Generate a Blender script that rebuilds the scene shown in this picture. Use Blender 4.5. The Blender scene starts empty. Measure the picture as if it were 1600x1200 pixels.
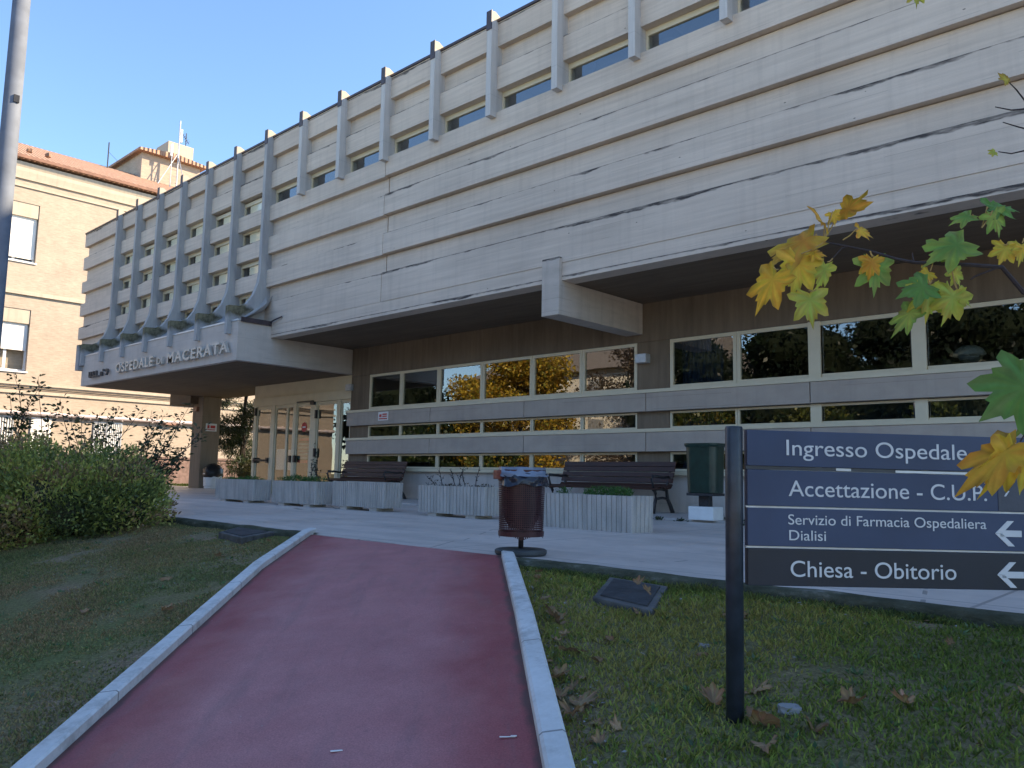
import bpy, bmesh, math, random
import numpy as np
from mathutils import Vector, Matrix, Euler, noise as mnoise

rnd = random.Random(7)
SC = bpy.context.scene
COL = SC.collection
rad = math.radians

# ------------------------------------------------------------------ camera, sky, sun, exposure
cam = bpy.data.cameras.new('camera')
cam_o = bpy.data.objects.new('camera', cam)
COL.objects.link(cam_o)
CAMR = Matrix(((0.72910, 0.06450, 0.68140), (0.68420, -0.09420, -0.72320), (0.01760, 0.99350, -0.11280)))
CAMR = CAMR.to_quaternion().normalized().to_matrix()
CAMP = Vector((0, 0, 0.645))
cam_o.matrix_world = Matrix.Translation(CAMP) @ CAMR.to_4x4()
cam.sensor_width = 36
cam.lens = 1261.2 / 1600 * 36
cam.clip_start = 0.05
cam.clip_end = 2000
SC.camera = cam_o

SUN_AZ, SUN_EL = 35.0, 32.5          # clockwise from +y, and above the horizon
w = bpy.data.worlds.new("World")
SC.world = w
w.use_nodes = True
wn = w.node_tree.nodes
sky = wn.new('ShaderNodeTexSky')
sky.sky_type = 'NISHITA'
sky.sun_disc = False
sky.sun_elevation = rad(SUN_EL)
sky.sun_rotation = rad(SUN_AZ)
sky.air_density = 1.0
sky.dust_density = 0.0
sky.ozone_density = 4.0
w.node_tree.links.new(sky.outputs[0], wn['Background'].inputs[0])
wn['Background'].inputs[1].default_value = 0.12

sun = bpy.data.lights.new('sun', 'SUN')
sun.energy = 4.7
sun.angle = rad(0.5)
sun.color = (1.0, 0.82, 0.58)
sun_o = bpy.data.objects.new('sun', sun)
COL.objects.link(sun_o)
to_sun = Vector((math.sin(rad(SUN_AZ)) * math.cos(rad(SUN_EL)), math.cos(rad(SUN_AZ)) * math.cos(rad(SUN_EL)), math.sin(rad(SUN_EL))))
sun_o.rotation_euler = (-to_sun).to_track_quat('-Z', 'Y').to_euler()

SC.view_settings.view_transform = 'Standard'
SC.view_settings.look = 'None'
SC.view_settings.exposure = 1.55
SC.view_settings.gamma = 1

# ------------------------------------------------------------------ node helpers
class NT:
    def __init__(s, name):
        s.m = bpy.data.materials.new(name)
        s.m.use_nodes = True
        s.t = s.m.node_tree
        s.p = s.t.nodes['Principled BSDF']
        s.out = s.t.nodes['Material Output']
    def n(s, typ, **k):
        x = s.t.nodes.new(typ)
        for a, b in k.items():
            setattr(x, a, b)
        return x
    def l(s, a, b):
        s.t.links.new(a, b)
    def set(s, sock, v):
        if hasattr(v, 'is_output') or isinstance(v, bpy.types.NodeSocket):
            s.l(v, sock)
        else:
            sock.default_value = v
    def coord(s, kind='Object', scale=(1, 1, 1), loc=(0, 0, 0)):
        tc = s.n('ShaderNodeTexCoord')
        mp = s.n('ShaderNodeMapping')
        mp.inputs['Scale'].default_value = scale
        mp.inputs['Location'].default_value = loc
        s.l(tc.outputs[kind], mp.inputs['Vector'])
        return mp.outputs[0]
    def noise(s, vec, scale=1, detail=4, rough=0.55, dist=0):
        x = s.n('ShaderNodeTexNoise')
        s.l(vec, x.inputs['Vector'])
        x.inputs['Scale'].default_value = scale
        x.inputs['Detail'].default_value = detail
        x.inputs['Roughness'].default_value = rough
        x.inputs['Distortion'].default_value = dist
        return x.outputs['Fac']
    def ramp(s, fac, *stops):
        x = s.n('ShaderNodeValToRGB')
        e = x.color_ramp.elements
        while len(e) < len(stops):
            e.new(0.5)
        for i, (p, c) in enumerate(stops):
            e[i].position = p
            if not isinstance(c, (tuple, list)):
                c = (c, c, c)
            e[i].color = (c[0], c[1], c[2], 1)
        s.l(fac, x.inputs[0])
        return x.outputs[0]
    def math(s, op, a, b=0.0, c=0.0, clamp=False):
        x = s.n('ShaderNodeMath', operation=op)
        x.use_clamp = clamp
        s.set(x.inputs[0], a)
        s.set(x.inputs[1], b)
        s.set(x.inputs[2], c)
        return x.outputs[0]
    def mix(s, fac, a, b, mode='MIX'):
        x = s.n('ShaderNodeMix', data_type='RGBA', blend_type=mode)
        s.set(x.inputs[0], fac)
        for i, v in ((6, a), (7, b)):
            if isinstance(v, (tuple, list)):
                x.inputs[i].default_value = (v[0], v[1], v[2], 1)
            else:
                s.l(v, x.inputs[i])
        return x.outputs[2]
    def sep(s, vec):
        x = s.n('ShaderNodeSeparateXYZ')
        s.l(vec, x.inputs[0])
        return x.outputs
    def attr(s, name):
        x = s.n('ShaderNodeAttribute', attribute_name=name)
        return x.outputs['Color']
    def bump(s, h, strength=0.3, dist=0.02):
        x = s.n('ShaderNodeBump')
        x.inputs['Strength'].default_value = strength
        x.inputs['Distance'].default_value = dist
        s.l(h, x.inputs['Height'])
        s.l(x.outputs[0], s.p.inputs['Normal'])
        return x
    def base(s, c, rough=0.7, spec=0.5, metal=0.0):
        if isinstance(c, (tuple, list)):
            s.p.inputs['Base Color'].default_value = (c[0], c[1], c[2], 1)
        else:
            s.l(c, s.p.inputs['Base Color'])
        s.set(s.p.inputs['Roughness'], rough)
        s.p.inputs['Specular IOR Level'].default_value = spec
        s.p.inputs['Metallic'].default_value = metal
        return s.m

def simple(name, c, rough=0.6, var=0.15, scale=8, spec=0.4, metal=0.0, bump=0.1, bscale=60):
    t = NT(name)
    v = t.coord()
    f = t.noise(v, scale, 5)
    d = tuple(x * (1 - var) for x in c)
    u = tuple(min(1, x * (1 + var)) for x in c)
    col = t.ramp(f, (0.3, d), (0.7, u))
    t.base(col, rough, spec, metal)
    if bump:
        t.bump(t.noise(v, bscale, 3), bump, 0.01)
    return t.m

def concrete(name, light, dark, streak=(0.35, 0.35, 9.0), stain=None, dots=False, rough=0.85, drip=0.16, seams=0.28):
    """board marked concrete; streak stretches the board grain; stain = (z0, pitch) of ledges that carry black mould"""
    t = NT(name)
    v = t.coord(scale=streak)
    v1 = t.coord()
    grain = t.noise(v, 1.6, 6, 0.6)
    big = t.noise(v1, 0.5, 4)
    fine = t.noise(v1, 45, 3)
    f = t.math('ADD', t.math('MULTIPLY', grain, 0.5), t.math('ADD', t.math('MULTIPLY', big, 0.42), t.math('MULTIPLY', fine, 0.08)))
    col = t.ramp(f, (0.34, dark), (0.66, light))
    # board seams: thin darker lines along the boards
    x, y, z = t.sep(v1)
    seam = t.math('PINGPONG', t.math('ADD', z, t.math('MULTIPLY', t.noise(t.coord(scale=(0.15, 0.15, 0.15)), 1, 1), 0.06)), 0.1092)
    seamm = t.math('MULTIPLY', t.math('LESS_THAN', seam, 0.004), t.math('GREATER_THAN', t.noise(t.coord(scale=(0.5, 0.5, 3)), 1, 2), 0.56))
    col = t.mix(t.math('MULTIPLY', seamm, seams), col, (dark[0] * 0.35, dark[1] * 0.35, dark[2] * 0.35))
    # vertical rain drips
    dn = t.noise(t.coord(scale=(5, 5, 0.35)), 1.5, 4)
    dm = t.ramp(dn, (0.5, 0.0), (0.75, 1.0))
    col = t.mix(t.math('MULTIPLY', dm, drip), col, (dark[0] * 0.5, dark[1] * 0.5, dark[2] * 0.52))
    if dots:   # formwork tie holes and blow holes
        vo = t.n('ShaderNodeTexVoronoi')
        t.l(t.coord(scale=(1.1, 1, 2.3)), vo.inputs['Vector'])
        vo.inputs['Scale'].default_value = 1.7
        dd = t.math('LESS_THAN', vo.outputs['Distance'], 0.035)
        col = t.mix(t.math('MULTIPLY', dd, 0.7), col, (0.05, 0.045, 0.045))
    if stain:
        z0, pitch = stain
        u = t.math('MULTIPLY', t.math('FRACT', t.math('DIVIDE', t.math('SUBTRACT', z0 + 0.012, z), pitch)), pitch)
        wn_ = t.noise(t.coord(scale=(0.45, 1, 1.1)), 1.0, 5, 0.65)
        wd = t.math('MULTIPLY', t.math('SUBTRACT', wn_, 0.42), 0.34)
        edge = t.math('MULTIPLY', t.math('SUBTRACT', t.noise(t.coord(scale=(3, 3, 10)), 2, 4), 0.5), 0.06)
        wd = t.math('ADD', t.math('MAXIMUM', wd, 0.026), t.math('MULTIPLY', edge, 0.55))
        m = t.math('DIVIDE', t.math('SUBTRACT', wd, u), 0.02, clamp=True)
        sm = t.noise(t.coord(scale=(2, 2, 12)), 2, 5)
        m = t.math('MULTIPLY', m, t.ramp(sm, (0.3, 0.35), (0.6, 0.95)))
        col = t.mix(m, col, (0.035, 0.032, 0.034))
    t.base(col, rough, 0.25)
    h = t.math('ADD', t.math('MULTIPLY', grain, 0.7), t.math('MULTIPLY', fine, 0.3))
    t.bump(h, 0.35, 0.02)
    return t.m

def glass_mat(name, ior=1.9, tint=(0.8, 0.85, 0.85), wob=0.01, ws=1.2):
    t = NT(name)
    t.t.nodes.remove(t.p)
    tr = t.n('ShaderNodeBsdfTransparent')
    tr.inputs[0].default_value = (*tint, 1)
    gl = t.n('ShaderNodeBsdfGlossy')
    gl.inputs['Roughness'].default_value = 0.0
    gl.inputs['Color'].default_value = (0.97, 0.97, 0.95, 1)
    fr = t.n('ShaderNodeFresnel')
    fr.inputs[0].default_value = ior
    b = t.n('ShaderNodeBump')
    b.inputs['Strength'].default_value = 1.0
    b.inputs['Distance'].default_value = wob
    t.l(t.noise(t.coord(), ws, 2), b.inputs['Height'])
    t.l(b.outputs[0], gl.inputs['Normal'])
    mx = t.n('ShaderNodeMixShader')
    ge = t.n('ShaderNodeNewGeometry')     # only the outer face mirrors; the inner face of the pane lets light out
    t.l(t.math('MULTIPLY', fr.outputs[0], t.math('SUBTRACT', 1.0, ge.outputs['Backfacing'])), mx.inputs[0])
    t.l(tr.outputs[0], mx.inputs[1])
    t.l(gl.outputs[0], mx.inputs[2])
    t.l(mx.outputs[0], t.out.inputs[0])
    return t.m

def leafy(name, trans=0.35, rough=0.45, spec=0.35):
    """leaf material: the colour is each leaf's own colour"""
    t = NT(name)
    a = t.attr('Col')
    v = t.coord()
    f = t.noise(v, 30, 3)
    c = t.mix(0.5, a, t.ramp(f, (0.3, 0.6), (0.7, 1.0)), 'MULTIPLY')
    t.base(c, rough, spec)
    tl = t.n('ShaderNodeBsdfTranslucent')
    t.l(c, tl.inputs[0])
    mx = t.n('ShaderNodeMixShader')
    mx.inputs[0].default_value = trans
    t.l(t.p.outputs[0], mx.inputs[1])
    t.l(tl.outputs[0], mx.inputs[2])
    t.l(mx.outputs[0], t.out.inputs[0])
    return t.m

# ------------------------------------------------------------------ mesh helpers
class MB:
    def __init__(s):
        s.v = []; s.f = []; s.c = []
    def add(s, vs, fs, col=None):
        o = len(s.v)
        s.v += [tuple(p) for p in vs]
        s.f += [tuple(i + o for i in f) for f in fs]
        if col is not None:
            s.c += [col] * len(vs)
        return s
    def box(s, x0, x1, y0, y1, z0, z1, M=None, col=None):
        vs = [Vector((x, y, z)) for z in (z0, z1) for y in (y0, y1) for x in (x0, x1)]
        if M is not None:
            vs = [M @ p for p in vs]
        return s.add(vs, [(0, 2, 3, 1), (4, 5, 7, 6), (0, 1, 5, 4), (2, 6, 7, 3), (0, 4, 6, 2), (1, 3, 7, 5)], col)
    def prism(s, prof, axis, a, b, col=None, M=None):
        """prof: list of 2D points; axis 'x': (y,z), 'y': (x,z), 'z': (x,y); extruded from a to b"""
        def mk(p, t):
            q = {'x': (t, p[0], p[1]), 'y': (p[0], t, p[1]), 'z': (p[0], p[1], t)}[axis]
            q = Vector(q)
            return M @ q if M is not None else q
        n = len(prof)
        vs = [mk(p, a) for p in prof] + [mk(p, b) for p in prof]
        fs = [tuple(range(n)), tuple(range(2 * n - 1, n - 1, -1))] + [(i, i + n, (i + 1) % n + n, (i + 1) % n) for i in range(n)]
        return s.add(vs, fs, col)
    def tube(s, pts, r, n=8, col=None, cap=True):
        pts = [Vector(p) for p in pts]
        rr = r if isinstance(r, (list, tuple)) else [r] * len(pts)
        vs = []; fs = []
        up = Vector((0.013, 0.021, 1)).normalized()
        for i, p in enumerate(pts):
            d = (pts[min(i + 1, len(pts) - 1)] - pts[max(i - 1, 0)]).normalized()
            a = d.cross(up)
            if a.length < 1e-3:
                a = d.cross(Vector((1, 0, 0)))
            a.normalize()
            b = d.cross(a).normalized()
            for k in range(n):
                t = 2 * math.pi * k / n
                vs.append(p + (a * math.cos(t) + b * math.sin(t)) * rr[i])
        for i in range(len(pts) - 1):
            for k in range(n):
                fs.append((i * n + k, i * n + (k + 1) % n, (i + 1) * n + (k + 1) % n, (i + 1) * n + k))
        if cap:
            fs.append(tuple(range(n - 1, -1, -1)))
            fs.append(tuple((len(pts) - 1) * n + k for k in range(n)))
        return s.add(vs, fs, col)
    def lathe(s, prof, n=24, M=None, col=None, close=True):
        vs = []; fs = []
        for r, z in prof:
            for k in range(n):
                t = 2 * math.pi * k / n
                p = Vector((r * math.cos(t), r * math.sin(t), z))
                vs.append(M @ p if M is not None else p)
        for i in range(len(prof) - 1):
            for k in range(n):
                fs.append((i * n + k, i * n + (k + 1) % n, (i + 1) * n + (k + 1) % n, (i + 1) * n + k))
        if close:
            fs.append(tuple(range(n - 1, -1, -1)))
            fs.append(tuple((len(prof) - 1) * n + k for k in range(n)))
        return s.add(vs, fs, col)
    def build(s, name, m, parent=None, smooth=False, bevel=0.0):
        me = bpy.data.meshes.new(name)
        me.from_pydata(s.v, [], s.f)
        if s.c:
            ca = me.color_attributes.new('Col', 'FLOAT_COLOR', 'POINT')
            ca.data.foreach_set('color', np.array([(*c[:3], 1.0) for c in s.c], dtype=np.float32).ravel())
        bm = bmesh.new()
        bm.from_mesh(me)
        bmesh.ops.recalc_face_normals(bm, faces=bm.faces)
        if bevel:
            bmesh.ops.bevel(bm, geom=[e for e in bm.edges if len(e.link_faces) == 2 and e.calc_face_angle(0) > 0.6], offset=bevel, segments=2, profile=0.7, affect='EDGES')
        bm.to_mesh(me)
        bm.free()
        if smooth:
            me.polygons.foreach_set('use_smooth', [True] * len(me.polygons))
        me.materials.append(m)
        o = bpy.data.objects.new(name, me)
        COL.objects.link(o)
        if parent:
            o.parent = parent
        return o

def np_mesh(name, verts, faces, m, parent=None, cols=None):
    """quick mesh of equal sized faces from arrays"""
    me = bpy.data.meshes.new(name)
    nv, nf, k = len(verts), len(faces), faces.shape[1]
    me.vertices.add(nv)
    me.vertices.foreach_set('co', np.asarray(verts, np.float32).ravel())
    me.loops.add(nf * k)
    me.loops.foreach_set('vertex_index', np.asarray(faces, np.int32).ravel())
    me.polygons.add(nf)
    me.polygons.foreach_set('loop_start', np.arange(0, nf * k, k, dtype=np.int32))
    me.update(calc_edges=True)
    if cols is not None:
        ca = me.color_attributes.new('Col', 'FLOAT_COLOR', 'POINT')
        c4 = np.ones((nv, 4), np.float32)
        c4[:, :3] = cols
        ca.data.foreach_set('color', c4.ravel())
    me.materials.append(m)
    o = bpy.data.objects.new(name, me)
    COL.objects.link(o)
    if parent:
        o.parent = parent
    return o

def tag(o, label, cat, group=None):
    o['label'] = label
    o['category'] = cat
    if group:
        o['group'] = group
    return o
def struct(o):
    o['kind'] = 'structure'
    return o
def thing(name, label, cat, loc=(0, 0, 0), group=None):
    o = bpy.data.objects.new(name, None)
    COL.objects.link(o)
    o.location = loc
    o.empty_display_size = 0.1
    return tag(o, label, cat, group)
def copy_tree(o, parent=None):
    c = o.copy()
    COL.objects.link(c)
    if parent:
        c.parent = parent
    for ch in list(o.children):
        copy_tree(ch, c)
    return c
def keep(part, root):
    """parent a mesh built in world coordinates to a root that stands elsewhere"""
    part.parent = root
    part.matrix_parent_inverse = Matrix.Translation(root.location).inverted()
    return part

# lawn slope
def gz(y):
    """height of the lawn along its slope"""
    if y >= -1.0:
        return min(pz(y) - 0.05, -0.09)
    return pz(-1.0) - 0.05 - 0.05 * (1 - math.exp(-(-1.0 - y) / 2.0)) * 2
def pz(y):
    if y >= 4.7:
        return 0.0
    if y >= 3.4:
        return -0.094 * (4.7 - y)
    return -0.1222 - 0.174 * (3.4 - y)
ND = np.random.default_rng(11)

def leaf_cards(centers, dirs, L, W, cols, fold=0.25, flat=0.5):
    """many small folded leaves (4 vertices, 2 triangles as one quad with a crease); returns verts, faces, cols"""
    n = len(centers)
    d = dirs / np.linalg.norm(dirs, axis=1, keepdims=True)
    r = ND.normal(size=(n, 3))
    r[:, 2] += flat
    s = np.cross(d, r)
    s /= np.linalg.norm(s, axis=1, keepdims=True) + 1e-9
    u = np.cross(s, d)
    L = L[:, None]; W = W[:, None]
    base = centers
    tip = centers + d * L
    mid = centers + d * L * 0.45
    a = mid + s * W * 0.5 + u * W * fold
    b = mid - s * W * 0.5 + u * W * fold
    v = np.stack([base, a, tip, b], 1).reshape(-1, 3)
    f = np.arange(4 * n).reshape(n, 4)
    return v, f, np.repeat(cols, 4, axis=0)

# ------------------------------------------------------------------ materials
M = {}
M['facade'] = concrete('board_marked_concrete', (0.67, 0.57, 0.475), (0.47, 0.40, 0.335), stain=(4.93, 0.874), dots=True)
M['conc'] = concrete('smooth_concrete', (0.60, 0.54, 0.485), (0.45, 0.405, 0.365), streak=(0.8, 0.8, 3))
M['pilaster'] = concrete('pilaster_concrete', (0.60, 0.58, 0.56), (0.45, 0.435, 0.42), streak=(4, 4, 0.5), drip=0.4)
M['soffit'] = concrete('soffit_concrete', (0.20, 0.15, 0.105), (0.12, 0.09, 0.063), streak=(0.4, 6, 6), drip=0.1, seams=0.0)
M['panel'] = concrete('panel_concrete', (0.46, 0.40, 0.345), (0.36, 0.31, 0.27), streak=(1.5, 1.5, 2.5), drip=0.15)
M['basewall'] = concrete('plinth_concrete', (0.56, 0.51, 0.47), (0.43, 0.39, 0.365), streak=(1.2, 1.2, 2), drip=0.3)
M['frame'] = simple('cream_aluminium', (0.62, 0.55, 0.40), 0.42, 0.06, 3, 0.5, 0.0, 0.03)
M['coping'] = simple('dark_metal_coping', (0.06, 0.045, 0.05), 0.5, 0.3, 4)
M['glass'] = glass_mat('window_glass', 2.3, (0.7, 0.75, 0.75), 0.0016, 0.8)
M['glass_up'] = glass_mat('upper_window_glass', 1.6, (0.95, 0.96, 0.95), 0.002, 1.0)
M['glass_sky'] = glass_mat('sky_reflecting_glass', 2.6, (0.8, 0.85, 0.85), 0.0015, 1.0)
M['glass_door'] = glass_mat('door_glass', 2.1, (0.75, 0.78, 0.75), 0.002, 0.8)
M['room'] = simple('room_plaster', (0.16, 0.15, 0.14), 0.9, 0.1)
M['curtain'] = simple('blue_curtain_cloth', (0.045, 0.06, 0.11), 0.9, 0.3, 3)
M['blind'] = simple('cream_blind', (0.85, 0.76, 0.58), 0.8, 0.08, 2)
M['black'] = simple('black_plastic', (0.02, 0.02, 0.022), 0.4, 0.2)
M['white'] = simple('white_paint', (0.75, 0.75, 0.74), 0.6, 0.06)
M['red'] = simple('red_print', (0.5, 0.05, 0.045), 0.6, 0.1)
M['yellow'] = simple('yellow_plastic', (0.65, 0.42, 0.03), 0.5, 0.1)
M['letters'] = simple('letter_metal', (0.5, 0.47, 0.42), 0.5, 0.15, 6, 0.5, 0.2)
M['dark_letters'] = simple('dark_letter_metal', (0.09, 0.08, 0.075), 0.6, 0.2, 6)

# mossy web
t = NT('mossy_concrete')
v = t.coord()
px, py, pz_ = t.sep(v)
base = t.ramp(t.noise(t.coord(scale=(3, 3, 0.6)), 1.5, 5), (0.35, (0.30, 0.30, 0.31)), (0.65, (0.42, 0.415, 0.41)))
mo = t.ramp(t.noise(v, 4.5, 6, 0.7), (0.35, (0.06, 0.055, 0.038)), (0.62, (0.22, 0.20, 0.13)))
near = t.math('SUBTRACT', t.noise(v, 1.4, 5), t.math('MULTIPLY', t.math('ABSOLUTE', t.math('SUBTRACT', pz_, 4.68)), 0.9))
near = t.math('SUBTRACT', near, t.math('MULTIPLY', t.math('MAXIMUM', t.math('SUBTRACT', py, 9.75), 0), 1.0))
col = t.mix(t.ramp(near, (0.18, 0.0), (0.36, 1.0)), base, mo)
t.base(col, 0.9, 0.2)
t.bump(t.noise(v, 20, 5), 0.4, 0.03)
M['moss'] = t.m

# terrace paving
t = NT('terrace_concrete')
v = t.coord()
f = t.math('ADD', t.math('MULTIPLY', t.noise(v, 0.5, 5, 0.6), 0.6), t.math('MULTIPLY', t.noise(v, 7, 6), 0.4))
col = t.ramp(f, (0.33, (0.50, 0.435, 0.39)), (0.66, (0.66, 0.57, 0.505)))
x, y, z = t.sep(v)
j1 = t.math('LESS_THAN', t.math('PINGPONG', t.math('ADD', x, 1.2), 2.1), 0.012)
j2 = t.math('LESS_THAN', t.math('PINGPONG', t.math('ADD', y, 1.4), 3.2), 0.010)
col = t.mix(t.math('MULTIPLY', t.math('MAXIMUM', j1, j2), 0.55), col, (0.12, 0.11, 0.105))
spots = t.ramp(t.noise(t.coord(scale=(1, 2.2, 1)), 3.2, 5, 0.65), (0.62, 0.0), (0.74, 1.0))
col = t.mix(t.math('MULTIPLY', spots, 0.5), col, (0.16, 0.15, 0.15))
trail = t.ramp(t.noise(t.coord(scale=(0.35, 1.6, 1)), 1.3, 6, 0.7), (0.45, 0.0), (0.62, 1.0))
col = t.mix(t.math('MULTIPLY', trail, 0.32), col, (0.25, 0.235, 0.225))
vo = t.n('ShaderNodeTexVoronoi', feature='DISTANCE_TO_EDGE')
t.l(v, vo.inputs['Vector']); vo.inputs['Scale'].default_value = 0.42
crk = t.math('MULTIPLY', t.math('LESS_THAN', vo.outputs['Distance'], 0.004), t.math('GREATER_THAN', t.noise(v, 0.7, 3), 0.52))
col = t.mix(t.math('MULTIPLY', crk, 0.6), col, (0.10, 0.095, 0.09))
gum = t.n('ShaderNodeTexVoronoi'); t.l(v, gum.inputs['Vector']); gum.inputs['Scale'].default_value = 2.3
col = t.mix(t.math('MULTIPLY', t.math('LESS_THAN', gum.outputs['Distance'], 0.06), 0.45), col, (0.14, 0.13, 0.13))
rg = t.ramp(t.noise(v, 0.8, 4), (0.35, 0.38), (0.65, 0.62))
t.base(col, rg, 0.4)
t.bump(t.math('ADD', t.noise(v, 60, 4), t.noise(v, 4, 4)), 0.12, 0.01)
M['terrace'] = t.m

# red path
t = NT('red_resin_path')
v = t.coord()
f = t.math('ADD', t.math('MULTIPLY', t.noise(v, 1.1, 4, 0.6), 0.75), t.math('MULTIPLY', t.noise(v, 25, 4), 0.25))
col = t.ramp(f, (0.3, (0.27, 0.054, 0.057)), (0.7, (0.35, 0.082, 0.084)))
# worn, greyer centre and clean red sides, along the path's own direction
x, y, z = t.sep(v)
nn = t.math('ADD', t.math('MULTIPLY', x, 0.692), t.math('MULTIPLY', y, 0.722))
cen = t.math('ABSOLUTE', t.math('SUBTRACT', nn, -0.67))
wear = t.math('SUBTRACT', 0.83, cen)
wear = t.math('ADD', wear, t.math('MULTIPLY', t.math('SUBTRACT', t.noise(v, 2.2, 5), 0.5), 0.5))
wm = t.ramp(wear, (0.03, 0.0), (0.38, 0.85))
col = t.mix(wm, col, t.ramp(t.noise(v, 3.5, 6, 0.7), (0.3, (0.38, 0.148, 0.15)), (0.7, (0.48, 0.20, 0.198))))
al_ = t.math('SUBTRACT', t.math('MULTIPLY', y, 0.692), t.math('MULTIPLY', x, 0.722))
cbx = t.n('ShaderNodeCombineXYZ')
t.l(t.math('MULTIPLY', nn, 5.0), cbx.inputs[0]); t.l(t.math('MULTIPLY', al_, 0.7), cbx.inputs[1])
scf = t.ramp(t.noise(cbx.outputs[0], 1.6, 6, 0.65), (0.52, 0.0), (0.70, 1.0))
col = t.mix(t.math('MULTIPLY', scf, 0.38), col, (0.20, 0.11, 0.115))
grit = t.ramp(t.noise(v, 140, 3, 0.7), (0.35, 0.72), (0.65, 1.22))
col = t.mix(0.8, col, grit, 'MULTIPLY')
pale = t.n('ShaderNodeTexVoronoi'); t.l(v, pale.inputs['Vector']); pale.inputs['Scale'].default_value = 9.0
col = t.mix(t.math('MULTIPLY', t.math('LESS_THAN', pale.outputs['Distance'], 0.035), 0.6), col, (0.42, 0.36, 0.34))
vck = t.n('ShaderNodeTexVoronoi', feature='DISTANCE_TO_EDGE'); t.l(v, vck.inputs['Vector']); vck.inputs['Scale'].default_value = 0.55
ck = t.math('MULTIPLY', t.math('LESS_THAN', vck.outputs['Distance'], 0.0028), t.math('GREATER_THAN', t.noise(v, 0.9, 3), 0.53))
sp = t.ramp(t.noise(v, 5, 6, 0.7), (0.66, 0.0), (0.75, 0.5))
col = t.mix(sp, col, (0.09, 0.04, 0.05))
ed = t.math('SUBTRACT', t.math('ABSOLUTE', t.math('SUBTRACT', nn, -0.67)), t.math('ADD', 0.86, t.math('MULTIPLY', t.noise(v, 6, 4), 0.08)))
col = t.mix(t.math('MULTIPLY', t.math('DIVIDE', ed, 0.03, clamp=True), 0.75), col, (0.05, 0.035, 0.03))
t.base(col, t.ramp(t.noise(v, 3, 4), (0.35, 0.5), (0.65, 0.68)), 0.45)
t.bump(t.noise(v, 150, 3), 0.12, 0.005)
M['path'] = t.m

t = NT('white_kerb_stone')
v = t.coord()
f = t.math('ADD', t.math('MULTIPLY', t.noise(v, 2, 5), 0.6), t.math('MULTIPLY', t.noise(v, 30, 5), 0.4))
col = t.ramp(f, (0.35, (0.56, 0.54, 0.51)), (0.65, (0.70, 0.685, 0.66)))
x, y, z = t.sep(v)
al = t.math('SUBTRACT', t.math('MULTIPLY', y, 0.692), t.math('MULTIPLY', x, 0.722))
jn = t.math('LESS_THAN', t.math('PINGPONG', al, 0.5), 0.006)
col = t.mix(t.math('MULTIPLY', jn, 0.7), col, (0.12, 0.11, 0.10))
dirt = t.ramp(t.math('ADD', t.math('MULTIPLY', t.noise(v, 9, 6, 0.75), 0.6), t.math('MULTIPLY', t.noise(v, 1.7, 4), 0.4)), (0.50, 0.0), (0.66, 0.75))
col = t.mix(dirt, col, (0.32, 0.30, 0.27))
t.base(col, 0.75, 0.3)
t.bump(t.noise(v, 80, 4), 0.2, 0.006)
M['kerb'] = t.m

# soil + moss ground
t = NT('lawn_soil')
v = t.coord()
a = t.ramp(t.noise(v, 0.9, 6, 0.65), (0.36, (0.30, 0.22, 0.14)), (0.5, (0.22, 0.19, 0.095)), (0.64, (0.17, 0.18, 0.07)))
b = t.ramp(t.noise(v, 45, 6, 0.8), (0.32, 0.35), (0.68, 1.5))
col = t.mix(1.0, a, b, 'MULTIPLY')
t.base(col, 0.95, 0.1)
t.bump(t.math('ADD', t.noise(v, 40, 5, 0.7), t.noise(v, 8, 4)), 0.8, 0.03)
M['soil'] = t.m

t = NT('asphalt')
v = t.coord()
t.base(t.ramp(t.noise(v, 20, 5), (0.3, (0.04, 0.04, 0.042)), (0.7, (0.075, 0.073, 0.07))), 0.9, 0.2)
M['asphalt'] = t.m

# brick
t = NT('pale_brick')
v = t.coord()
x, y, z = t.sep(v)
cb = t.n('ShaderNodeCombineXYZ')
t.l(t.math('ADD', y, x), cb.inputs[0]); t.l(z, cb.inputs[1])
br = t.n('ShaderNodeTexBrick')
t.l(cb.outputs[0], br.inputs['Vector'])
br.inputs['Scale'].default_value = 1.0
br.inputs['Brick Width'].default_value = 0.30
br.inputs['Row Height'].default_value = 0.085
br.inputs['Mortar Size'].default_value = 0.008
br.inputs['Color1'].default_value = (0.46, 0.37, 0.29, 1)
br.inputs['Color2'].default_value = (0.41, 0.33, 0.26, 1)
br.inputs['Mortar'].default_value = (0.44, 0.38, 0.30, 1)
col = t.mix(0.6, br.outputs['Color'], t.ramp(t.noise(v, 1.2, 6), (0.3, 0.82), (0.7, 1.08)), 'MULTIPLY')
col = t.mix(0.35, col, t.ramp(t.noise(t.coord(scale=(1, 1, 4)), 4, 5), (0.35, 0.7), (0.65, 1.15)), 'MULTIPLY')
t.base(col, 0.9, 0.2)
t.bump(br.outputs['Fac'], -0.3, 0.01)
M['brick'] = t.m
M['plaster'] = concrete('cream_plaster', (0.54, 0.46, 0.36), (0.44, 0.37, 0.29), streak=(1, 1, 1.5), drip=0.3)
t = NT('terracotta_tiles')
v = t.coord()
x, y, z = t.sep(v)
wv = t.math('SINE', t.math('MULTIPLY', y, 2 * math.pi / 0.24))
rows = t.math('PINGPONG', x, 0.2)
col = t.ramp(t.noise(t.coord(scale=(2.6, 4, 2.6)), 2, 5, 0.7), (0.3, (0.27, 0.15, 0.10)), (0.52, (0.38, 0.235, 0.165)), (0.7, (0.46, 0.34, 0.25)))
col = t.mix(t.math('MULTIPLY', t.math('LESS_THAN', rows, 0.03), 0.4), col, (0.12, 0.06, 0.04))
t.base(col, 0.85, 0.2)
t.bump(wv, 0.8, 0.05)
M['tiles'] = t.m
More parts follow.
